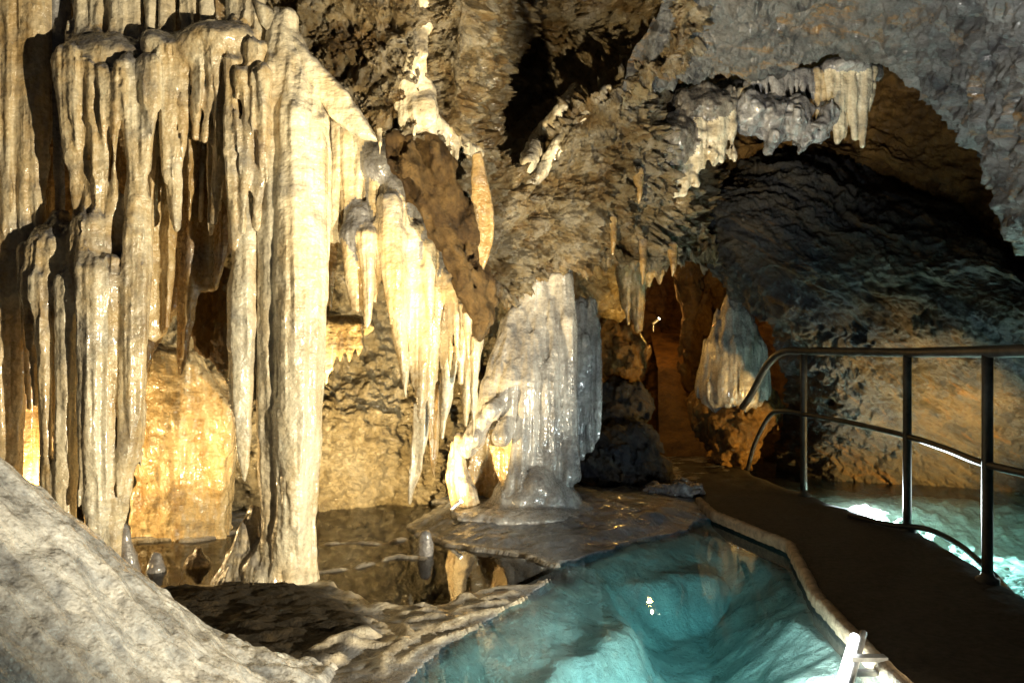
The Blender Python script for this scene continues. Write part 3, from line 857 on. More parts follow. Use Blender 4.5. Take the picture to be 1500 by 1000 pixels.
tag(sweep('cable', [(2.30, 5.6, 0.085), (2.42, 5.27, 0.09), (2.57, 5.1, 0.10), (2.63, 4.85, 0.07), (2.60, 4.5, 0.02), (2.58, 4.2, -0.06)], 0.017, 'cable', None, (2.6, 4.8, 0.07)), 'black cable looped over the path edge beside a rail post', 'cable')

# ---- pool lamp on its bracket
lo_ = np.array([1.30, 3.05, 0.02])
lamp = tag(empty('pool_lamp', lo_), 'glowing white tube lamp bracketed to the path edge over turquoise water', 'lamp')
a0 = P(1252, 932, 3.10); a1 = P(1228, 1012, 2.86)
sweep('lamp_tube', [a0, a0 + (a1 - a0) * 0.3, a0 + (a1 - a0) * 0.7, a1], 0.017, 'tube', lamp, lo_, 16, 20)
hs = np.array([0.042, 0.02, -0.004])
sweep('lamp_housing', [a0 + hs + (0, 0, 0.012), a1 + hs], 0.014, 'steel', lamp, lo_, 16)
for v_ in (963, 984):
    q = P(1245, v_, 2.98)
    vv = [(q[0] + dx, q[1] + dy, q[2] + dz) for dx in (0.0, 0.13) for dy in (-0.02, 0.02) for dz in (-0.008, 0.008)]
    mesh_obj('bracket', vv, [[0, 1, 3, 2], [4, 6, 7, 5], [0, 4, 5, 1], [2, 3, 7, 6], [0, 2, 6, 4], [1, 5, 7, 3]], 'steel', lamp, False, None, lo_)

# ---- small spot lamps
for (u, v, Yd, lab) in ((667, 742, 5.55, 'small spot lamp on the floor shining up at the pale flowstone'),
                        (960, 472, 8.6, 'thin lamp on a stake beneath hanging amber stalactites in the passage')):
    b = P(u, v, Yd)
    r_ = tag(empty('spot_lamp', b), lab, 'lamp')
    sweep('lamp_body', [b + (-0.03, 0, -0.02), b + (0.035, 0, 0.035)], 0.016, 'steel', r_, b, 12)
    sweep('lens', [b + (0.035, 0, 0.035), b + (0.043, 0, 0.043)], 0.014, 'spotglow', r_, b, 12)
    sweep('stake', [b + (-0.02, 0, -0.10), b + (-0.02, 0, 0.0)], 0.006, 'steel', r_, b, 8)

# ---- foreground mound
mx_ = np.arange(-3.4, 0.05, 0.012); my_ = np.arange(0.5, 3.4, 0.012)
MX, MY = np.meshgrid(mx_, my_)
A = 0.70 - 0.90 * (MX + 1.37)
A = np.where(A > 1.5, 1.5 + (A - 1.5) * 0.3, A)
gq = 1 - 0.20 * ((MY - 2.15) / 1.0) ** 2 - 0.55 * np.maximum(MY - 2.35, 0) ** 2 * 2
mh = np.where(gq < 0, -np.abs(A * gq) - 0.02, A * gq) + 0.055 * fbm(MX * 1.6, MY * 1.6, MX * 0 + 4, 3) + 0.02 * fbm(MX * 5 + MY * 3, MY * 5 - MX * 2, MX * 0, 4) + 0.014 * fbm(MX * 11, MY * 11, MX * 0, 5, 0.55) + 0.012 * fbm(MX * 6 + MY * 2, MY * 9, MX * 0, 3, 0.5, True)
mh = mh - 0.4 * sstep(0.25, -0.05, gq) - 0.25 * sstep(0.08, -0.08, A)
mh = np.where(mh < 0.01, 0.01 + (mh - 0.01) * 7, mh)
tag(mesh_obj('flowstone_mound', np.stack([MX, MY, mh], -1).reshape(-1, 3), grid_faces(*MX.shape), 'mound', None, True, None, (-1.5, 2.0, 0.0)),
    'smooth pale flowstone mound with grey streaks sloping down to the mud', 'flowstone mound')


# ================================================================== DRIPSTONE
YL = 4.25
# far-left fluted wall
d = Drip('flowstone_curtain', 'cream', 'tall cream fluted curtain rising behind the foreground mound', 'flowstone', voxel=0.012, flute=0.02)
for u0, u1, v1, r0, r1 in ((-60, -50, 760, 30, 22), (-15, -12, 760, 30, 20), (18, 8, 760, 26, 18), (48, 22, 600, 22, 10), (62, 52, 420, 13, 6)):
    d.tube('flute', [(u0, -90, YL, r0), (u0, 150, YL, r0), ((u0 + u1) / 2, 400, YL, (r0 + r1) / 2), (u1, v1, YL, r1)])
d.build()
d = Drip('flowstone_curtain', 'brown', 'backlit brown curtain behind the cream columns above the mound', 'flowstone', voxel=0.014, flute=0.02)
d.sheet('drapery*', [(-80, -60), (360, -60), (352, 300), (300, 420), (235, 480), (215, 560), (160, 560), (120, 620), (60, 800), (-80, 800)], 4.95, 0.06, 0.03, 7)
d.build()
d = Drip('stalactite', 'grey', 'long narrow grey stalactite left of the domed grey cap', 'stalactite')
d.tube('stalactite', [(86, -60, 4.3, 15), (88, 60, 4.3, 13), (86, 180, 4.32, 10), (88, 330, 4.35, 5)])
d.build()
# upper tier: domed grey cap, tubes above, drip fringe below, second cap, columns to the floor
d = Drip('dripstone_cascade', 'cream', 'tiered dripstone cascade with domed grey caps and long columns', 'dripstone', voxel=0.0105, k=0.035, flute=0.019)
for u, r in ((122, 13), (147, 9), (176, 17), (201, 9), (221, 11)):
    d.tube('stalactite', [(u, -60, 4.25, r + 3), (u, 10, 4.22, r), (u, 60, 4.2, r - 2)], mat='white')
d.blob('cap*', 166, 98, 4.24, 70, 44, 0.2); d.blob('cap*', 203, 112, 4.25, 36, 34, 0.15); d.blob('cap*', 125, 116, 4.25, 40, 36, 0.15)
d.sheet('skirt', [(90, 118), (235, 118), (232, 175), (210, 205), (190, 185), (165, 195), (150, 175), (130, 215), (100, 200)], 4.12, 0.06, 0.02, 14)
for pts in ([(108, 90, 4.10, 25), (108, 140, 4.08, 20), (114, 220, 4.1, 15), (118, 310, 4.12, 11)], [(131, 100, 4.08, 14), (131, 150, 4.06, 9), (140, 225, 4.08, 7), (143, 310, 4.1, 9)],
            [(157, 110, 4.07, 15), (157, 160, 4.05, 10), (150, 220, 4.07, 8), (147, 310, 4.1, 10)], [(170, 115, 4.07, 12), (170, 165, 4.05, 7), (168, 240, 4.06, 5), (166, 310, 4.1, 6)],
            [(188, 100, 4.07, 18), (188, 150, 4.05, 13), (193, 215, 4.07, 9), (200, 290, 4.1, 9)], [(220, 100, 4.08, 19), (220, 150, 4.06, 14), (214, 220, 4.08, 9), (206, 290, 4.1, 8)]):
    d.tube('stalactite', pts)
d.tube('lower_cap*', [(138, 300, 4.14, 14), (140, 340, 4.12, 34), (142, 430, 4.1, 34)]); d.tube('lower_cap*', [(88, 320, 4.24, 14), (82, 370, 4.2, 40), (80, 425, 4.18, 44)]); d.tube('lower_cap*', [(112, 360, 4.2, 30), (112, 430, 4.16, 32)])
for pts in ([(42, 400, 4.1, 9), (44, 480, 4.1, 7), (52, 590, 4.1, 4)], [(58, 410, 4.05, 12), (66, 560, 4.05, 11), (75, 800, 4.05, 9)],
            [(98, 410, 4.05, 14), (98, 520, 4.05, 12), (98, 650, 4.05, 15), (96, 810, 4.05, 14)], [(138, 400, 4.02, 26), (138, 520, 4.02, 22), (140, 680, 4.02, 20), (138, 830, 4.02, 14)],
            [(166, 380, 4.02, 9), (165, 560, 4.02, 7), (163, 700, 4.04, 7), (158, 830, 4.06, 5)], [(202, 280, 4.1, 12), (200, 350, 4.08, 19), (196, 500, 4.06, 20), (188, 640, 4.06, 17), (176, 730, 4.07, 11), (168, 830, 4.07, 8)]):
    d.tube('column', pts, mat='white' if pts[0][0] in (138, 98) else None)
rs = random.Random(4)
for u in range(96, 236, 8):
    v1 = rs.uniform(190, 300); r = rs.uniform(4, 8); y_ = rs.uniform(4.14, 4.3)
    d.tube('stalactite', [(u, 95, y_, r + 6), (u + rs.uniform(-2, 2), 150, y_, r), (u + rs.uniform(-5, 5), v1, y_ + 0.02, r * 0.35)])
for u in (36, 50, 74, 86, 112, 122, 152, 176, 186, 210):
    v1 = rs.uniform(500, 720); r = rs.uniform(4, 7); y_ = rs.uniform(4.1, 4.25)
    d.tube('stalactite', [(u, 370 if u < 160 else 300, y_, r + 6), (u, 430, y_, r), (u + rs.uniform(-6, 6), v1, y_, r * 0.4)])
for u, v0 in ((108, 60), (130, 52), (150, 50), (205, 55), (226, 66)):
    d.tube('cap*', [(u, v0 - 20, 4.24, 8), (u, v0 + 10, 4.2, 13), (u, v0 + 70, 4.15, 12)])
d.build()
# second tier
d = Drip('dripstone_cascade', 'cream', 'fringe of tapering cream stalactites under two small grey ledges', 'dripstone', voxel=0.0105, k=0.03, flute=0.019)
for u, r in ((245, 14), (268, 7), (285, 9), (303, 10), (350, 20), (375, 16)):
    d.tube('stalactite', [(u, -70, 4.3, r + 4), (u, 0, 4.25, r), (u + 1, 50, 4.22, r - 2)], mat='white')
d.blob('cap*', 240, 75, 4.2, 30, 28, 0.15); d.blob('cap*', 322, 66, 4.22, 62, 30, 0.18); d.blob('cap*', 364, 104, 4.24, 42, 38, 0.14); d.blob('cap*', 285, 85, 4.2, 40, 28, 0.14)
for pts in ([(247, 80, 4.12, 18), (245, 150, 4.12, 14), (248, 250, 4.14, 12), (256, 335, 4.16, 5)], [(270, 95, 4.14, 11), (268, 170, 4.14, 9), (262, 260, 4.15, 5), (258, 330, 4.16, 3)],
            [(293, 70, 4.12, 13), (291, 130, 4.12, 9), (286, 200, 4.13, 4)], [(316, 70, 4.12, 11), (309, 140, 4.12, 8), (299, 205, 4.13, 4)], [(326, 80, 4.15, 10), (323, 200, 4.16, 8), (312, 325, 4.18, 3)],
            [(336, 90, 4.08, 10), (341, 190, 4.08, 12), (342, 290, 4.1, 12), (345, 360, 4.12, 9)], [(357, 110, 4.06, 9), (367, 170, 4.07, 9), (359, 260, 4.09, 7), (353, 340, 4.1, 5)], [(385, 110, 4.07, 14), (384, 200, 4.1, 11), (376, 330, 4.13, 6)],
            [(276, 100, 4.22, 7), (279, 180, 4.22, 5), (281, 240, 4.22, 3)]):
    d.tube('stalactite', pts)
for poly, y_, mt_ in (([(232, 85), (268, 85), (266, 180), (260, 270), (255, 338), (248, 280), (238, 190)], 4.2, None), ([(262, 80), (306, 80), (304, 160), (290, 250), (276, 322), (270, 250), (266, 170)], 4.26, 'brown'),
                      ([(300, 80), (345, 90), (342, 190), (326, 280), (311, 345), (305, 260), (304, 170)], 4.24, None), ([(335, 100), (398, 100), (396, 230), (378, 330), (352, 420), (342, 330), (338, 210)], 4.2, None),
                      ([(196, 130), (238, 130), (236, 230), (226, 330), (214, 420), (206, 320), (200, 220)], 4.22, None)):
    d.sheet('drapery', poly, y_, 0.03, 0.025, 11, mat=mt_)
for u in range(238, 396, 9):
    v1 = rs.uniform(150, 330); r = rs.uniform(3.5, 7); y_ = rs.uniform(4.1, 4.3)
    d.tube('stalactite', [(u, 70, y_, r + 6), (u + rs.uniform(-2, 2), 115, y_, r), (u + rs.uniform(-5, 5), v1, y_ + 0.02, r * 0.35)])
d.build()
d = Drip('drapery', 'amber', 'flat amber drapery blade with a ragged tip beside the beige column', 'drapery')
d.sheet('drapery', [(214, 180), (262, 180), (257, 400), (250, 480), (240, 492), (226, 502), (217, 495), (216, 400)], 4.3, 0.03, 0.02, 8)
d.build()
d = Drip('drapery', 'brown', 'broad brown drapery narrowing to one long point over a dark hole', 'drapery')
d.sheet('drapery', [(256, 170), (356, 170), (352, 335), (334, 380), (318, 424), (294, 430), (284, 470), (276, 515), (264, 548), (257, 520), (258, 400)], 4.38, 0.035, 0.035, 6)
d.build()
d = Drip('rock_lump', 'ochre', 'dark rock hanging in the hole behind the brown drapery', 'rock', lump=0.04, flute=0.02)
d.sheet('rock', [(280, 400), (345, 400), (345, 520), (328, 540), (305, 525), (285, 480)], 4.7, 0.09, 0.02, 4)
d.build()
d = Drip('stalactite', 'white', 'thick pale stalactite with a sharp point beside the main column', 'stalactite')
d.tube('stalactite', [(368, 250, 4.2, 14), (360, 340, 4.17, 20), (356, 470, 4.15, 22), (354, 590, 4.15, 17), (357, 650, 4.15, 10), (357, 702, 4.15, 2.5)])
d.build()
# the great column
d = Drip('column', 'white', 'tallest pale fluted column standing on a flared foot in the pool', 'column', voxel=0.011, k=0.03, flute=0.014)
d.tube('shaft*', [(415, 30, 4.25, 20), (408, 110, 4.2, 28), (402, 250, 4.2, 24), (402, 450, 4.2, 27), (403, 620, 4.2, 27), (406, 740, 4.2, 22), (405, 800, 4.2, 24)])
d.tube('shaft*', [(425, 70, 4.25, 24), (432, 170, 4.16, 26), (430, 400, 4.14, 27), (430, 620, 4.14, 29), (428, 760, 4.16, 25), (420, 820, 4.18, 28)])
d.tube('shaft*', [(440, 90, 4.25, 18), (460, 180, 4.2, 19), (458, 400, 4.18, 21), (452, 620, 4.18, 20), (447, 760, 4.2, 14), (448, 830, 4.2, 14)])
d.tube('shaft*', [(470, 150, 4.28, 8), (478, 260, 4.28, 9), (472, 400, 4.27, 8), (468, 560, 4.26, 4)])
d.tube('foot*', [(405, 800, 4.22, 26), (398, 850, 4.25, 52), (395, 880, 4.25, 62)]); d.tube('foot*', [(448, 810, 4.22, 12), (452, 870, 4.24, 20)])
d.tube('foot*', [(372, 750, 4.28, 9), (360, 820, 4.28, 30), (350, 880, 4.28, 50)], mat='brown')
d.build()
# leaning slab with the smooth cream ledge under the ceiling
d = Drip('flowstone_ledge', 'white', 'smooth cream calcite strip slanting down beneath the brown ceiling', 'flowstone', flute=0.006)
d.sheet('ledge', [(372, 0), (400, 15), (440, 62), (500, 125), (540, 180), (552, 206), (530, 204), (492, 180), (455, 125), (420, 75), (385, 40)], 4.22, 0.05, 0.01, 4)
d.build()
d = Drip('flowstone_slab', 'amber', 'big smooth amber slab standing in still water behind the columns', 'flowstone', flute=0.012, lump=0.025, voxel=0.013)
d.sheet('slab', [(240, 505), (275, 515), (345, 590), (342, 640), (326, 720), (318, 810), (180, 810), (190, 720), (205, 610)], 5.2, 0.12, 0.03, 2, lean=-0.12)
d.build()
# middle group under the slanting ledge
YM = 4.75
d = Drip('dripstone_cascade', 'cream', 'dripstone cascade tucked under the slanting ledge right of the tallest column', 'dripstone')
for pts in ([(495, 170, YM, 12), (492, 260, YM, 9), (487, 350, YM, 6)], [(512, 195, YM, 13), (509, 250, YM, 10), (512, 320, YM, 8)], [(530, 200, YM, 10), (527, 260, YM, 7), (528, 320, YM, 7)],
            [(549, 205, YM, 13), (546, 270, YM, 10), (545, 330, YM, 9)]):
    d.tube('stalactite', pts)
d.tube('cap*', [(527, 318, YM, 22), (527, 345, YM, 30), (528, 375, YM, 24)], mat='grey'); d.blob('cap*', 560, 240, YM + 0.05, 34, 40, 0.15); d.blob('cap*', 590, 290, YM + 0.05, 32, 50, 0.15); d.blob('cap*', 625, 370, YM + 0.1, 36, 60, 0.15, mat='grey')
for pts in ([(510, 345, YM - 0.05, 10), (517, 400, YM - 0.05, 11), (524, 450, YM - 0.04, 7)], [(538, 345, YM - 0.08, 16), (541, 420, YM - 0.08, 11), (537, 465, YM - 0.08, 7), (536, 490, YM - 0.08, 3)], [(557, 330, YM - 0.05, 11), (553, 400, YM - 0.04, 6), (548, 440, YM - 0.04, 3)],
            [(572, 300, YM - 0.08, 20), (577, 400, YM - 0.08, 19), (583, 470, YM - 0.07, 13), (592, 530, YM - 0.07, 9), (594, 580, YM - 0.07, 4)], [(605, 340, YM, 17), (600, 430, YM, 14), (606, 500, YM, 10), (608, 560, YM, 5)],
            [(622, 400, YM, 16), (622, 500, YM, 12), (618, 570, YM, 9), (615, 610, YM, 3)], [(640, 420, YM + 0.05, 14), (636, 500, YM + 0.05, 10), (631, 560, YM + 0.05, 6), (630, 605, YM + 0.05, 3)],
            [(664, 440, YM + 0.1, 17), (660, 520, YM + 0.1, 14), (652, 590, YM + 0.1, 8), (648, 640, YM + 0.1, 3)], [(692, 470, YM + 0.2, 20), (690, 540, YM + 0.2, 14), (684, 590, YM + 0.2, 7), (682, 622, YM + 0.2, 3)]):
    d.tube('stalactite', pts)
for q in range(22):
    t_ = q / 21.0; u = 500 + 195 * t_; v0 = 210 + 270 * t_ ** 1.2
    r = rs.uniform(4, 7); y_ = YM + rs.uniform(-0.08, 0.12); v1 = v0 + rs.uniform(70, 170)
    d.tube('stalactite', [(u, v0 - 15, y_ + 0.03, r + 5), (u + rs.uniform(-2, 2), v0 + 30, y_, r), (u + rs.uniform(-4, 4), v1, y_, r * 0.35)])
d.build()
d = Drip('stalactite', 'brown', 'slender brown stalactite hanging in the gap right of the tallest column', 'stalactite', group='thin stalactites beside the tallest column')
d.tube('stalactite', [(487, 330, 4.95, 9), (485, 400, 4.95, 7), (484, 455, 4.95, 2)]); d.build()
for nm, mt, lb, poly, yy in (('drapery', 'white', 'pale pointed drapery reaching nearly to the water over the dark hollow', [(606, 590), (628, 580), (628, 620), (618, 690), (600, 738), (596, 715), (604, 650)], 5.0),
                             ('drapery', 'brown', 'narrow brown drapery strip hanging behind the pale pointed one', [(628, 560), (645, 560), (643, 640), (636, 702), (631, 690), (628, 640)], 5.15)):
    d = Drip(nm, mt, lb, 'drapery'); d.sheet('drapery', poly, yy, 0.03, 0.015, 10); d.build()
d = Drip('stalactite_fringe', 'amber', 'short amber fringe of stalactites above the rough yellow wall', 'stalactites')
d.blob('ledge', 505, 478, 5.3, 42, 18, 0.15)
for u, v1 in ((478, 560), (488, 540), (500, 530), (512, 528), (526, 520)):
    d.tube('stalactite', [(u, 475, 5.2, 10), (u, 505, 5.2, 7), (u - 1, v1, 5.2, 2)])
d.build()
# grey flowstone cone in the middle
YC = 5.85
d = Drip('flowstone_cone', 'bell', 'large grey pleated flowstone cone spreading from the hanging rock to the shelf', 'flowstone', voxel=0.011, k=0.022, flute=0.016, lump=0.006, ff=17)
for q, (ub, vb) in enumerate(((684, 655), (696, 640), (708, 615), (722, 600), (735, 640), (746, 725), (758, 738), (772, 742), (786, 744), (800, 742), (812, 738), (824, 726), (836, 695))):
    t_ = q / 12.0; u0 = 792 + 40 * t_; um = u0 + (ub - u0) * 0.42; r = 9 + 2.5 * math.sin(q * 2.3)
    yf = YC - 0.16 * math.sin(math.pi * min(1, 0.15 + t_ * 0.9))
    d.tube('pleat', [(u0, 395, YC + .12, 7), (um, 470, YC + .02, r), ((um + ub) / 2, 560, yf, r), ((um + ub * 3) / 4, (560 + vb) / 2 + 10, yf - 0.03, r), (ub, vb, yf - 0.10, r + 5)], 1.2)
d.sheet('back_sheet', [(790, 400), (835, 400), (838, 700), (750, 735), (742, 620), (700, 640), (690, 620), (735, 470)], YC + 0.10, 0.09, 0.02, 5)
for u, v, ru, rv, dy in ((785, 712, 30, 32, -.15), (806, 722, 26, 20, -.14), (764, 728, 22, 20, -.16), (738, 726, 15, 22, -.1), (733, 742, 20, 14, -.14), (825, 730, 20, 14, -.1), (785, 748, 95, 20, -.15), (755, 756, 95, 14, -.35), (800, 735, 52, 30, -.12), (770, 735, 50, 30, -.15)):
    d.blob('foot*', u, v, YC + dy, ru, rv, 0.22)
d.build()
d = Drip('flowstone_hollow', 'amber', 'hollow amber flowstone panel at the foot of the grey cone', 'flowstone', flute=0.01)
d.sheet('panel', [(700, 600), (750, 570), (755, 745), (700, 748), (684, 720), (688, 650)], 5.95, 0.05, 0.01, 3, bow=-0.1); d.build()
d = Drip('flowstone_spur', 'cream', 'bright pale spur lit by the small floor lamp', 'flowstone')
d.tube('spur', [(672, 640, 5.75, 7), (674, 690, 5.72, 12), (690, 745, 5.7, 16)]); d.tube('spur', [(664, 650, 5.8, 6), (662, 700, 5.8, 9), (672, 750, 5.8, 10)]); d.build()
d = Drip('drapery', 'bell', 'dark grey ribbed drapery right of the pleated cone', 'drapery', flute=0.02)
for u, v1, r in ((850, 668, 10), (862, 655, 10), (874, 640, 8)):
    d.tube('rib', [(u - 10, 445, 6.3, 9), (u, 500, 6.2, r), (u, 600, 6.2, r), (u, v1, 6.2, r * 0.7)])
d.build()
# rust-brown rock blade hanging from the ceiling
d = Drip('hanging_rock', 'blade', 'rust brown rock blade hanging down to a blunt point', 'rock', lump=0.055, flute=0.03, voxel=0.012, ff=12)
d.sheet('rock*', [(560, 200), (640, 200), (690, 300), (716, 400), (722, 470), (708, 492), (692, 488), (676, 440), (650, 385), (610, 300), (580, 250)], 4.62, 0.07, 0.03, 3, lean=-0.12)
d.tube('rock*', [(600, 230, 4.56, 16), (640, 310, 4.58, 14), (676, 400, 4.62, 13), (698, 480, 4.68, 10)]); d.tube('rock*', [(640, 220, 4.55, 16), (680, 310, 4.6, 11), (704, 400, 4.64, 10), (712, 470, 4.7, 7)])
d.build()
d = Drip('drapery', 'brown', 'buff tongue of calcite hanging beside the rust brown rock blade', 'drapery', flute=0.008)
d.sheet('drapery', [(690, 225), (705, 222), (718, 280), (724, 330), (714, 385), (706, 408), (700, 370), (690, 310)], 4.66, 0.025, 0.01, 5); d.build()
from mathutils.bvhtree import BVHTree
_c = bpy.data.objects['cave_ceiling'].data
_n = len(_c.vertices); _co = np.empty(_n * 3, np.float32); _c.vertices.foreach_get('co', _co)
_f = np.empty(len(_c.polygons) * 4, np.int32); _c.loops.foreach_get('vertex_index', _f)
BV = BVHTree.FromPolygons(_co.reshape(-1, 3).tolist(), _f.reshape(-1, 4).tolist())


def onrock(u, v, default=5.0):
    """distance of the ceiling rock along the sight line through a photo pixel"""
    dr = Vector(P(u, v, 1.0) - np.array([0, 0, CZ]))
    hit = BV.ray_cast(Vector((0, 0, CZ)), dr.normalized(), 30)
    return hit[0].y if hit[0] else default


def crust(u, v, r): return (u, v, onrock(u, v) + 0.035, r * 1.25 + 4)


d = Drip('calcite_crust', 'white', 'white calcite crust running down the ceiling into tiny drips', 'calcite', lump=0.02, k=0.05)
d.tube('crust*', [crust(*a) for a in ((625, 0, 7), (618, 40, 9), (612, 80, 8), (604, 115, 14), (612, 140, 20), (618, 165, 18), (640, 190, 12), (664, 212, 8), (700, 225, 7))], 0.5)
d.tube('crust*', [crust(*a) for a in ((590, 120, 6), (598, 150, 13), (604, 180, 8))], 0.5)
for u, v0, v1 in ((606, 172, 196), (627, 178, 197), (655, 202, 235), (668, 210, 246), (597, 165, 200)):
    yy = onrock(u, v0) - 0.02
    d.tube('stalactite', [(u, v0 - 8, yy, 6), (u, (v0 + v1) / 2, yy, 3.5), (u, v1, yy, 1.6)])
d.build()
for lb, pts in (('long pale calcite ridge slanting across the ceiling beside the hollow', [(778, 268, 4), (800, 240, 6), (830, 200, 5), (862, 165, 5), (890, 132, 3)]),
                ('short pale calcite ridge with a raised point by the ceiling hollow', [(772, 240, 6), (790, 205, 9), (808, 185, 8), (826, 160, 7), (842, 130, 3)])):
    d = Drip('calcite_ridge', 'white', lb, 'calcite', lump=0.016); d.tube('ridge', [crust(*a) for a in pts], 1.0); d.build()
# hanging fringes under the right-hand roof
d = Drip('stalactite_cluster', 'white', 'drooping cluster of pale stalactites in the shadow below the roof lip', 'stalactites', lump=0.03)
d.blob('root*', 1030, 160, 6.0, 52, 36, 0.2, mat='dark'); d.blob('root*', 985, 210, 5.95, 35, 40, 0.2, mat='dark')
for u0, v0, u1, v1, r in ((995, 170, 990, 282, 9), (1010, 165, 1003, 286, 9), (1022, 165, 1020, 268, 11), (1038, 150, 1032, 245, 8), (1052, 140, 1046, 250, 11), (1062, 135, 1058, 235, 8), (1068, 135, 1076, 236, 8), (985, 220, 982, 262, 8)):
    d.tube('stalactite', [(u0, v0, 5.9, r), ((u0 + u1) / 2, (v0 + v1) / 2, 5.9, r * 0.9), (u1, v1, 5.9, r * 0.45)])
d.build()
d = Drip('stalactite_cluster', 'grey', 'knobbly cauliflower dripstone between the two pale stalactite clusters', 'stalactites', lump=0.045)
for u, v, ru, rv in ((1100, 165, 30, 28), (1130, 175, 24, 35), (1165, 170, 26, 32), (1182, 195, 14, 22), (1205, 180, 14, 26), (1128, 205, 10, 14)):
    d.blob('lump', u, v, 6.0, ru, rv, 0.16)
d.build()
d = Drip('stalactite_cluster', 'white', 'row of straight pale stalactites hanging beneath the roof notch', 'stalactites')
d.blob('root*', 1235, 100, 6.0, 38, 14, 0.15, mat='grey')
for u0, u1, v1, r in ((1214, 1226, 205, 8), (1228, 1234, 200, 8), (1242, 1252, 200, 9), (1256, 1258, 160, 6), (1268, 1263, 213, 7)):
    d.tube('stalactite', [(u0, 95, 5.95, r), ((u0 + u1) / 2, 150, 5.95, r), (u1, v1, 5.95, r * 0.6)])
d.build()
d = Drip('stalactite_cluster', 'cream', 'long fringe of fine pale icicles strung along the recess behind the roof lip', 'stalactites', voxel=0.011, k=0.012, lump=0.014)
d.tube('root*', [(970, 215, 6.1, 20), (1010, 165, 6.1, 24), (1070, 140, 6.1, 24), (1140, 135, 6.12, 22), (1200, 120, 6.12, 20), (1280, 105, 6.1, 14)], 0.7, mat='dark')
for q in range(34):
    mt_ = 'grey' if 12 < q < 24 else None
    t_ = q / 33.0; u = 972 + 308 * t_; v0 = 225 - 110 * min(1, t_ * 2.2) - 15 * t_
    L = (70 if t_ < 0.35 else 45 if t_ < 0.7 else 85) * rs.uniform(0.45, 1.25); r = rs.uniform(2.6, 5.2)
    d.tube('stalactite', [(u, v0, 5.98, r + 2), (u + rs.uniform(-2, 2), v0 + L * 0.5, 5.96, r), (u + rs.uniform(-5, 5), v0 + L, 5.96, r * 0.4)], mat=mt_)
d.build()
# amber drips on the underside of the ceiling near the passage
for u, v0, v1, r, lb in ((935, 262, 300, 5, 'amber drip on the ceiling between the pale cluster and the passage'), (898, 330, 372, 4.5, 'thin amber drip on the rough ceiling above the dark grey drapery'),
                         (942, 365, 415, 5, 'stout amber drip hanging in front of the lit passage'), (985, 372, 404, 5, 'short amber drip at the corner of the dark right wall'),
                         (556, 196, 226, 4, 'tiny pale drip at the lower end of the cream strip'), (578, 205, 234, 3.5, 'tiny pale drip on the ceiling edge beyond the cream strip')):
    yy = onrock(u, v0, 5.5) - 0.03
    d = Drip('stalactite', 'brown' if u > 700 else 'white', lb, 'stalactite', flute=0.006, voxel=0.009)
    d.tube('stalactite', [(u, v0 - 10, yy + 0.04, r * 1.5), (u + 1, (v0 + v1) / 2, yy, r), (u, v1, yy, r * 0.4)]); d.build()
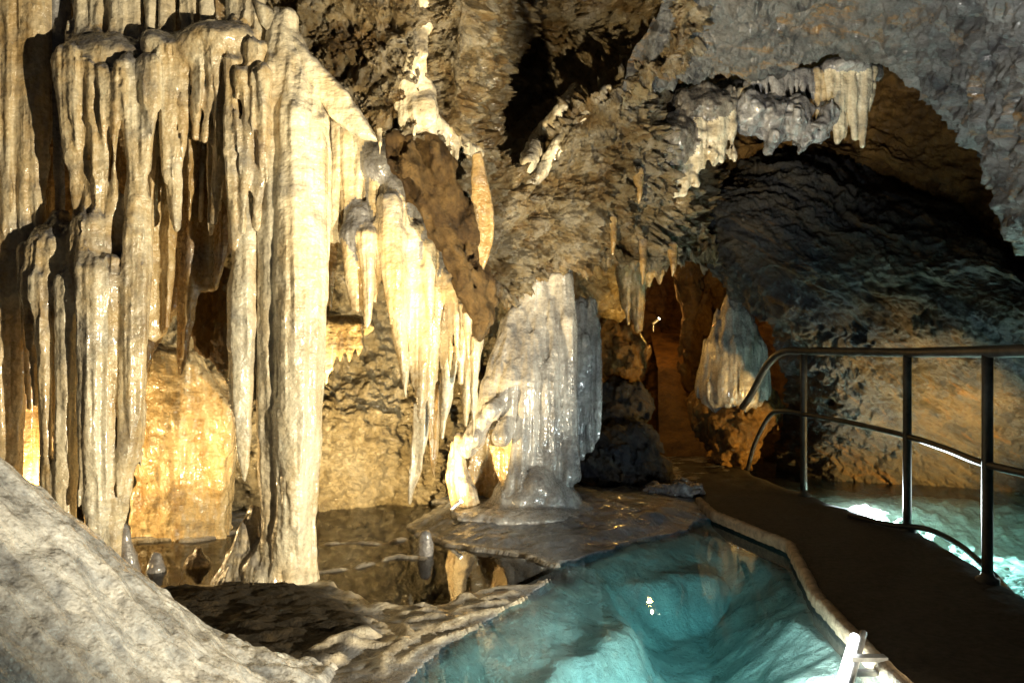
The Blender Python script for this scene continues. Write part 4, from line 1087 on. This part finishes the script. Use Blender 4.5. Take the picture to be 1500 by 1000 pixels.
# passage
d = Drip('stalactite_cluster', 'amber', 'amber stalactites lit from behind over the rear passage', 'stalactites', voxel=0.014)
for u0, u1, v1, r in ((905, 920, 475, 8), (930, 935, 482, 17), (952, 950, 420, 8), (965, 966, 415, 7), (915, 915, 450, 14)):
    d.tube('stalactite', [(u0, 340, 7.6, r + 2), ((u0 + u1) / 2, 400, 7.6, r), (u1, v1, 7.6, r * 0.35)])
d.build()
d = Drip('stalagmite', 'bell', 'grey cone stalagmite with hanging folds beside the rear passage', 'stalagmite', voxel=0.015, flute=0.035, ff=14)
d.tube('cone', [(1076, 420, 8.3, 8), (1076, 470, 8.3, 28), (1075, 520, 8.3, 46), (1074, 565, 8.3, 54)], 0.8)
d.build()
for lb, mt, prims in (('rounded brown boulder at the path edge under the grey cone stalagmite', 'ochre', [(1075, 640, 8.2, 36, 48, 0.35), (1050, 600, 8.5, 40, 50, 0.4), (1100, 600, 8.5, 40, 40, 0.4)]),
                      ('dark boulder topping the stepped rocks beside the passage', 'ochre', [(905, 520, 8.3, 40, 48, 0.5)]),
                      ('wet middle boulder of the stepped rocks beside the passage', 'wall', [(910, 590, 7.8, 46, 34, 0.4), (880, 610, 7.8, 30, 30, 0.4)]),
                      ('wet lowest boulder of the stepped rocks beside the passage', 'wall', [(915, 655, 7.3, 48, 40, 0.4), (870, 675, 7.2, 45, 30, 0.4), (915, 705, 7.2, 58, 28, 0.4), (950, 695, 7.4, 30, 30, 0.3)])):
    d = Drip('boulder', mt, lb, 'boulder', lump=0.07, flute=0.02, ff=8, voxel=0.018, k=0.12)
    for pr in prims: d.blob('rock*', *pr)
    d.build()
for lb, pts in (('orange rock pillar at the left of the cone stalagmite', [(1010, 380, 9.6, 22), (1015, 470, 9.6, 16), (1020, 560, 9.6, 22)]),
                ('rust red leaning rock rib above the cone stalagmite', [(1070, 370, 9.4, 30), (1045, 430, 9.4, 16), (1030, 480, 9.4, 12)])):
    d = Drip('rock_pillar', 'ochre', lb, 'rock', lump=0.06, voxel=0.02); d.tube('rock', pts); d.build()
# stalagmites in the still pool
for lb, mt, pts in (('lone pale thumb shaped stalagmite standing in the still pool', 'grey', [(623, 785, 4.85, 9), (623, 800, 4.85, 12), (622, 830, 4.85, 13)]),
                    ('small grey stalagmite in the water before the amber slab', 'grey', [(230, 815, 4.5, 8), (230, 835, 4.5, 15), (230, 880, 4.5, 20)]),
                    ('dark pointed stalagmite in the water beside the column foot', 'brown', [(290, 806, 4.6, 6), (290, 830, 4.6, 20), (290, 870, 4.6, 34)]),
                    ('grey stalagmite under the joined columns at the mound', 'grey', [(180, 775, 4.2, 8), (184, 815, 4.2, 16), (186, 880, 4.2, 24)])):
    d = Drip('stalagmite', mt, lb, 'stalagmite', flute=0.008); d.tube('stalagmite', pts); d.build()
# low rimstone lumps at the shelf edge by the path
d = Drip('rimstone_edge', 'grey', 'lumpy rimstone edge where the shelf meets the path', 'rimstone', lump=0.04, voxel=0.014)
for u, v, ru in ((985, 722, 26), (1010, 735, 24), (1000, 708, 28), (960, 712, 24)):
    d.blob('lump', u, v + 9, 6.6, ru, 12, 0.16)
d.build()
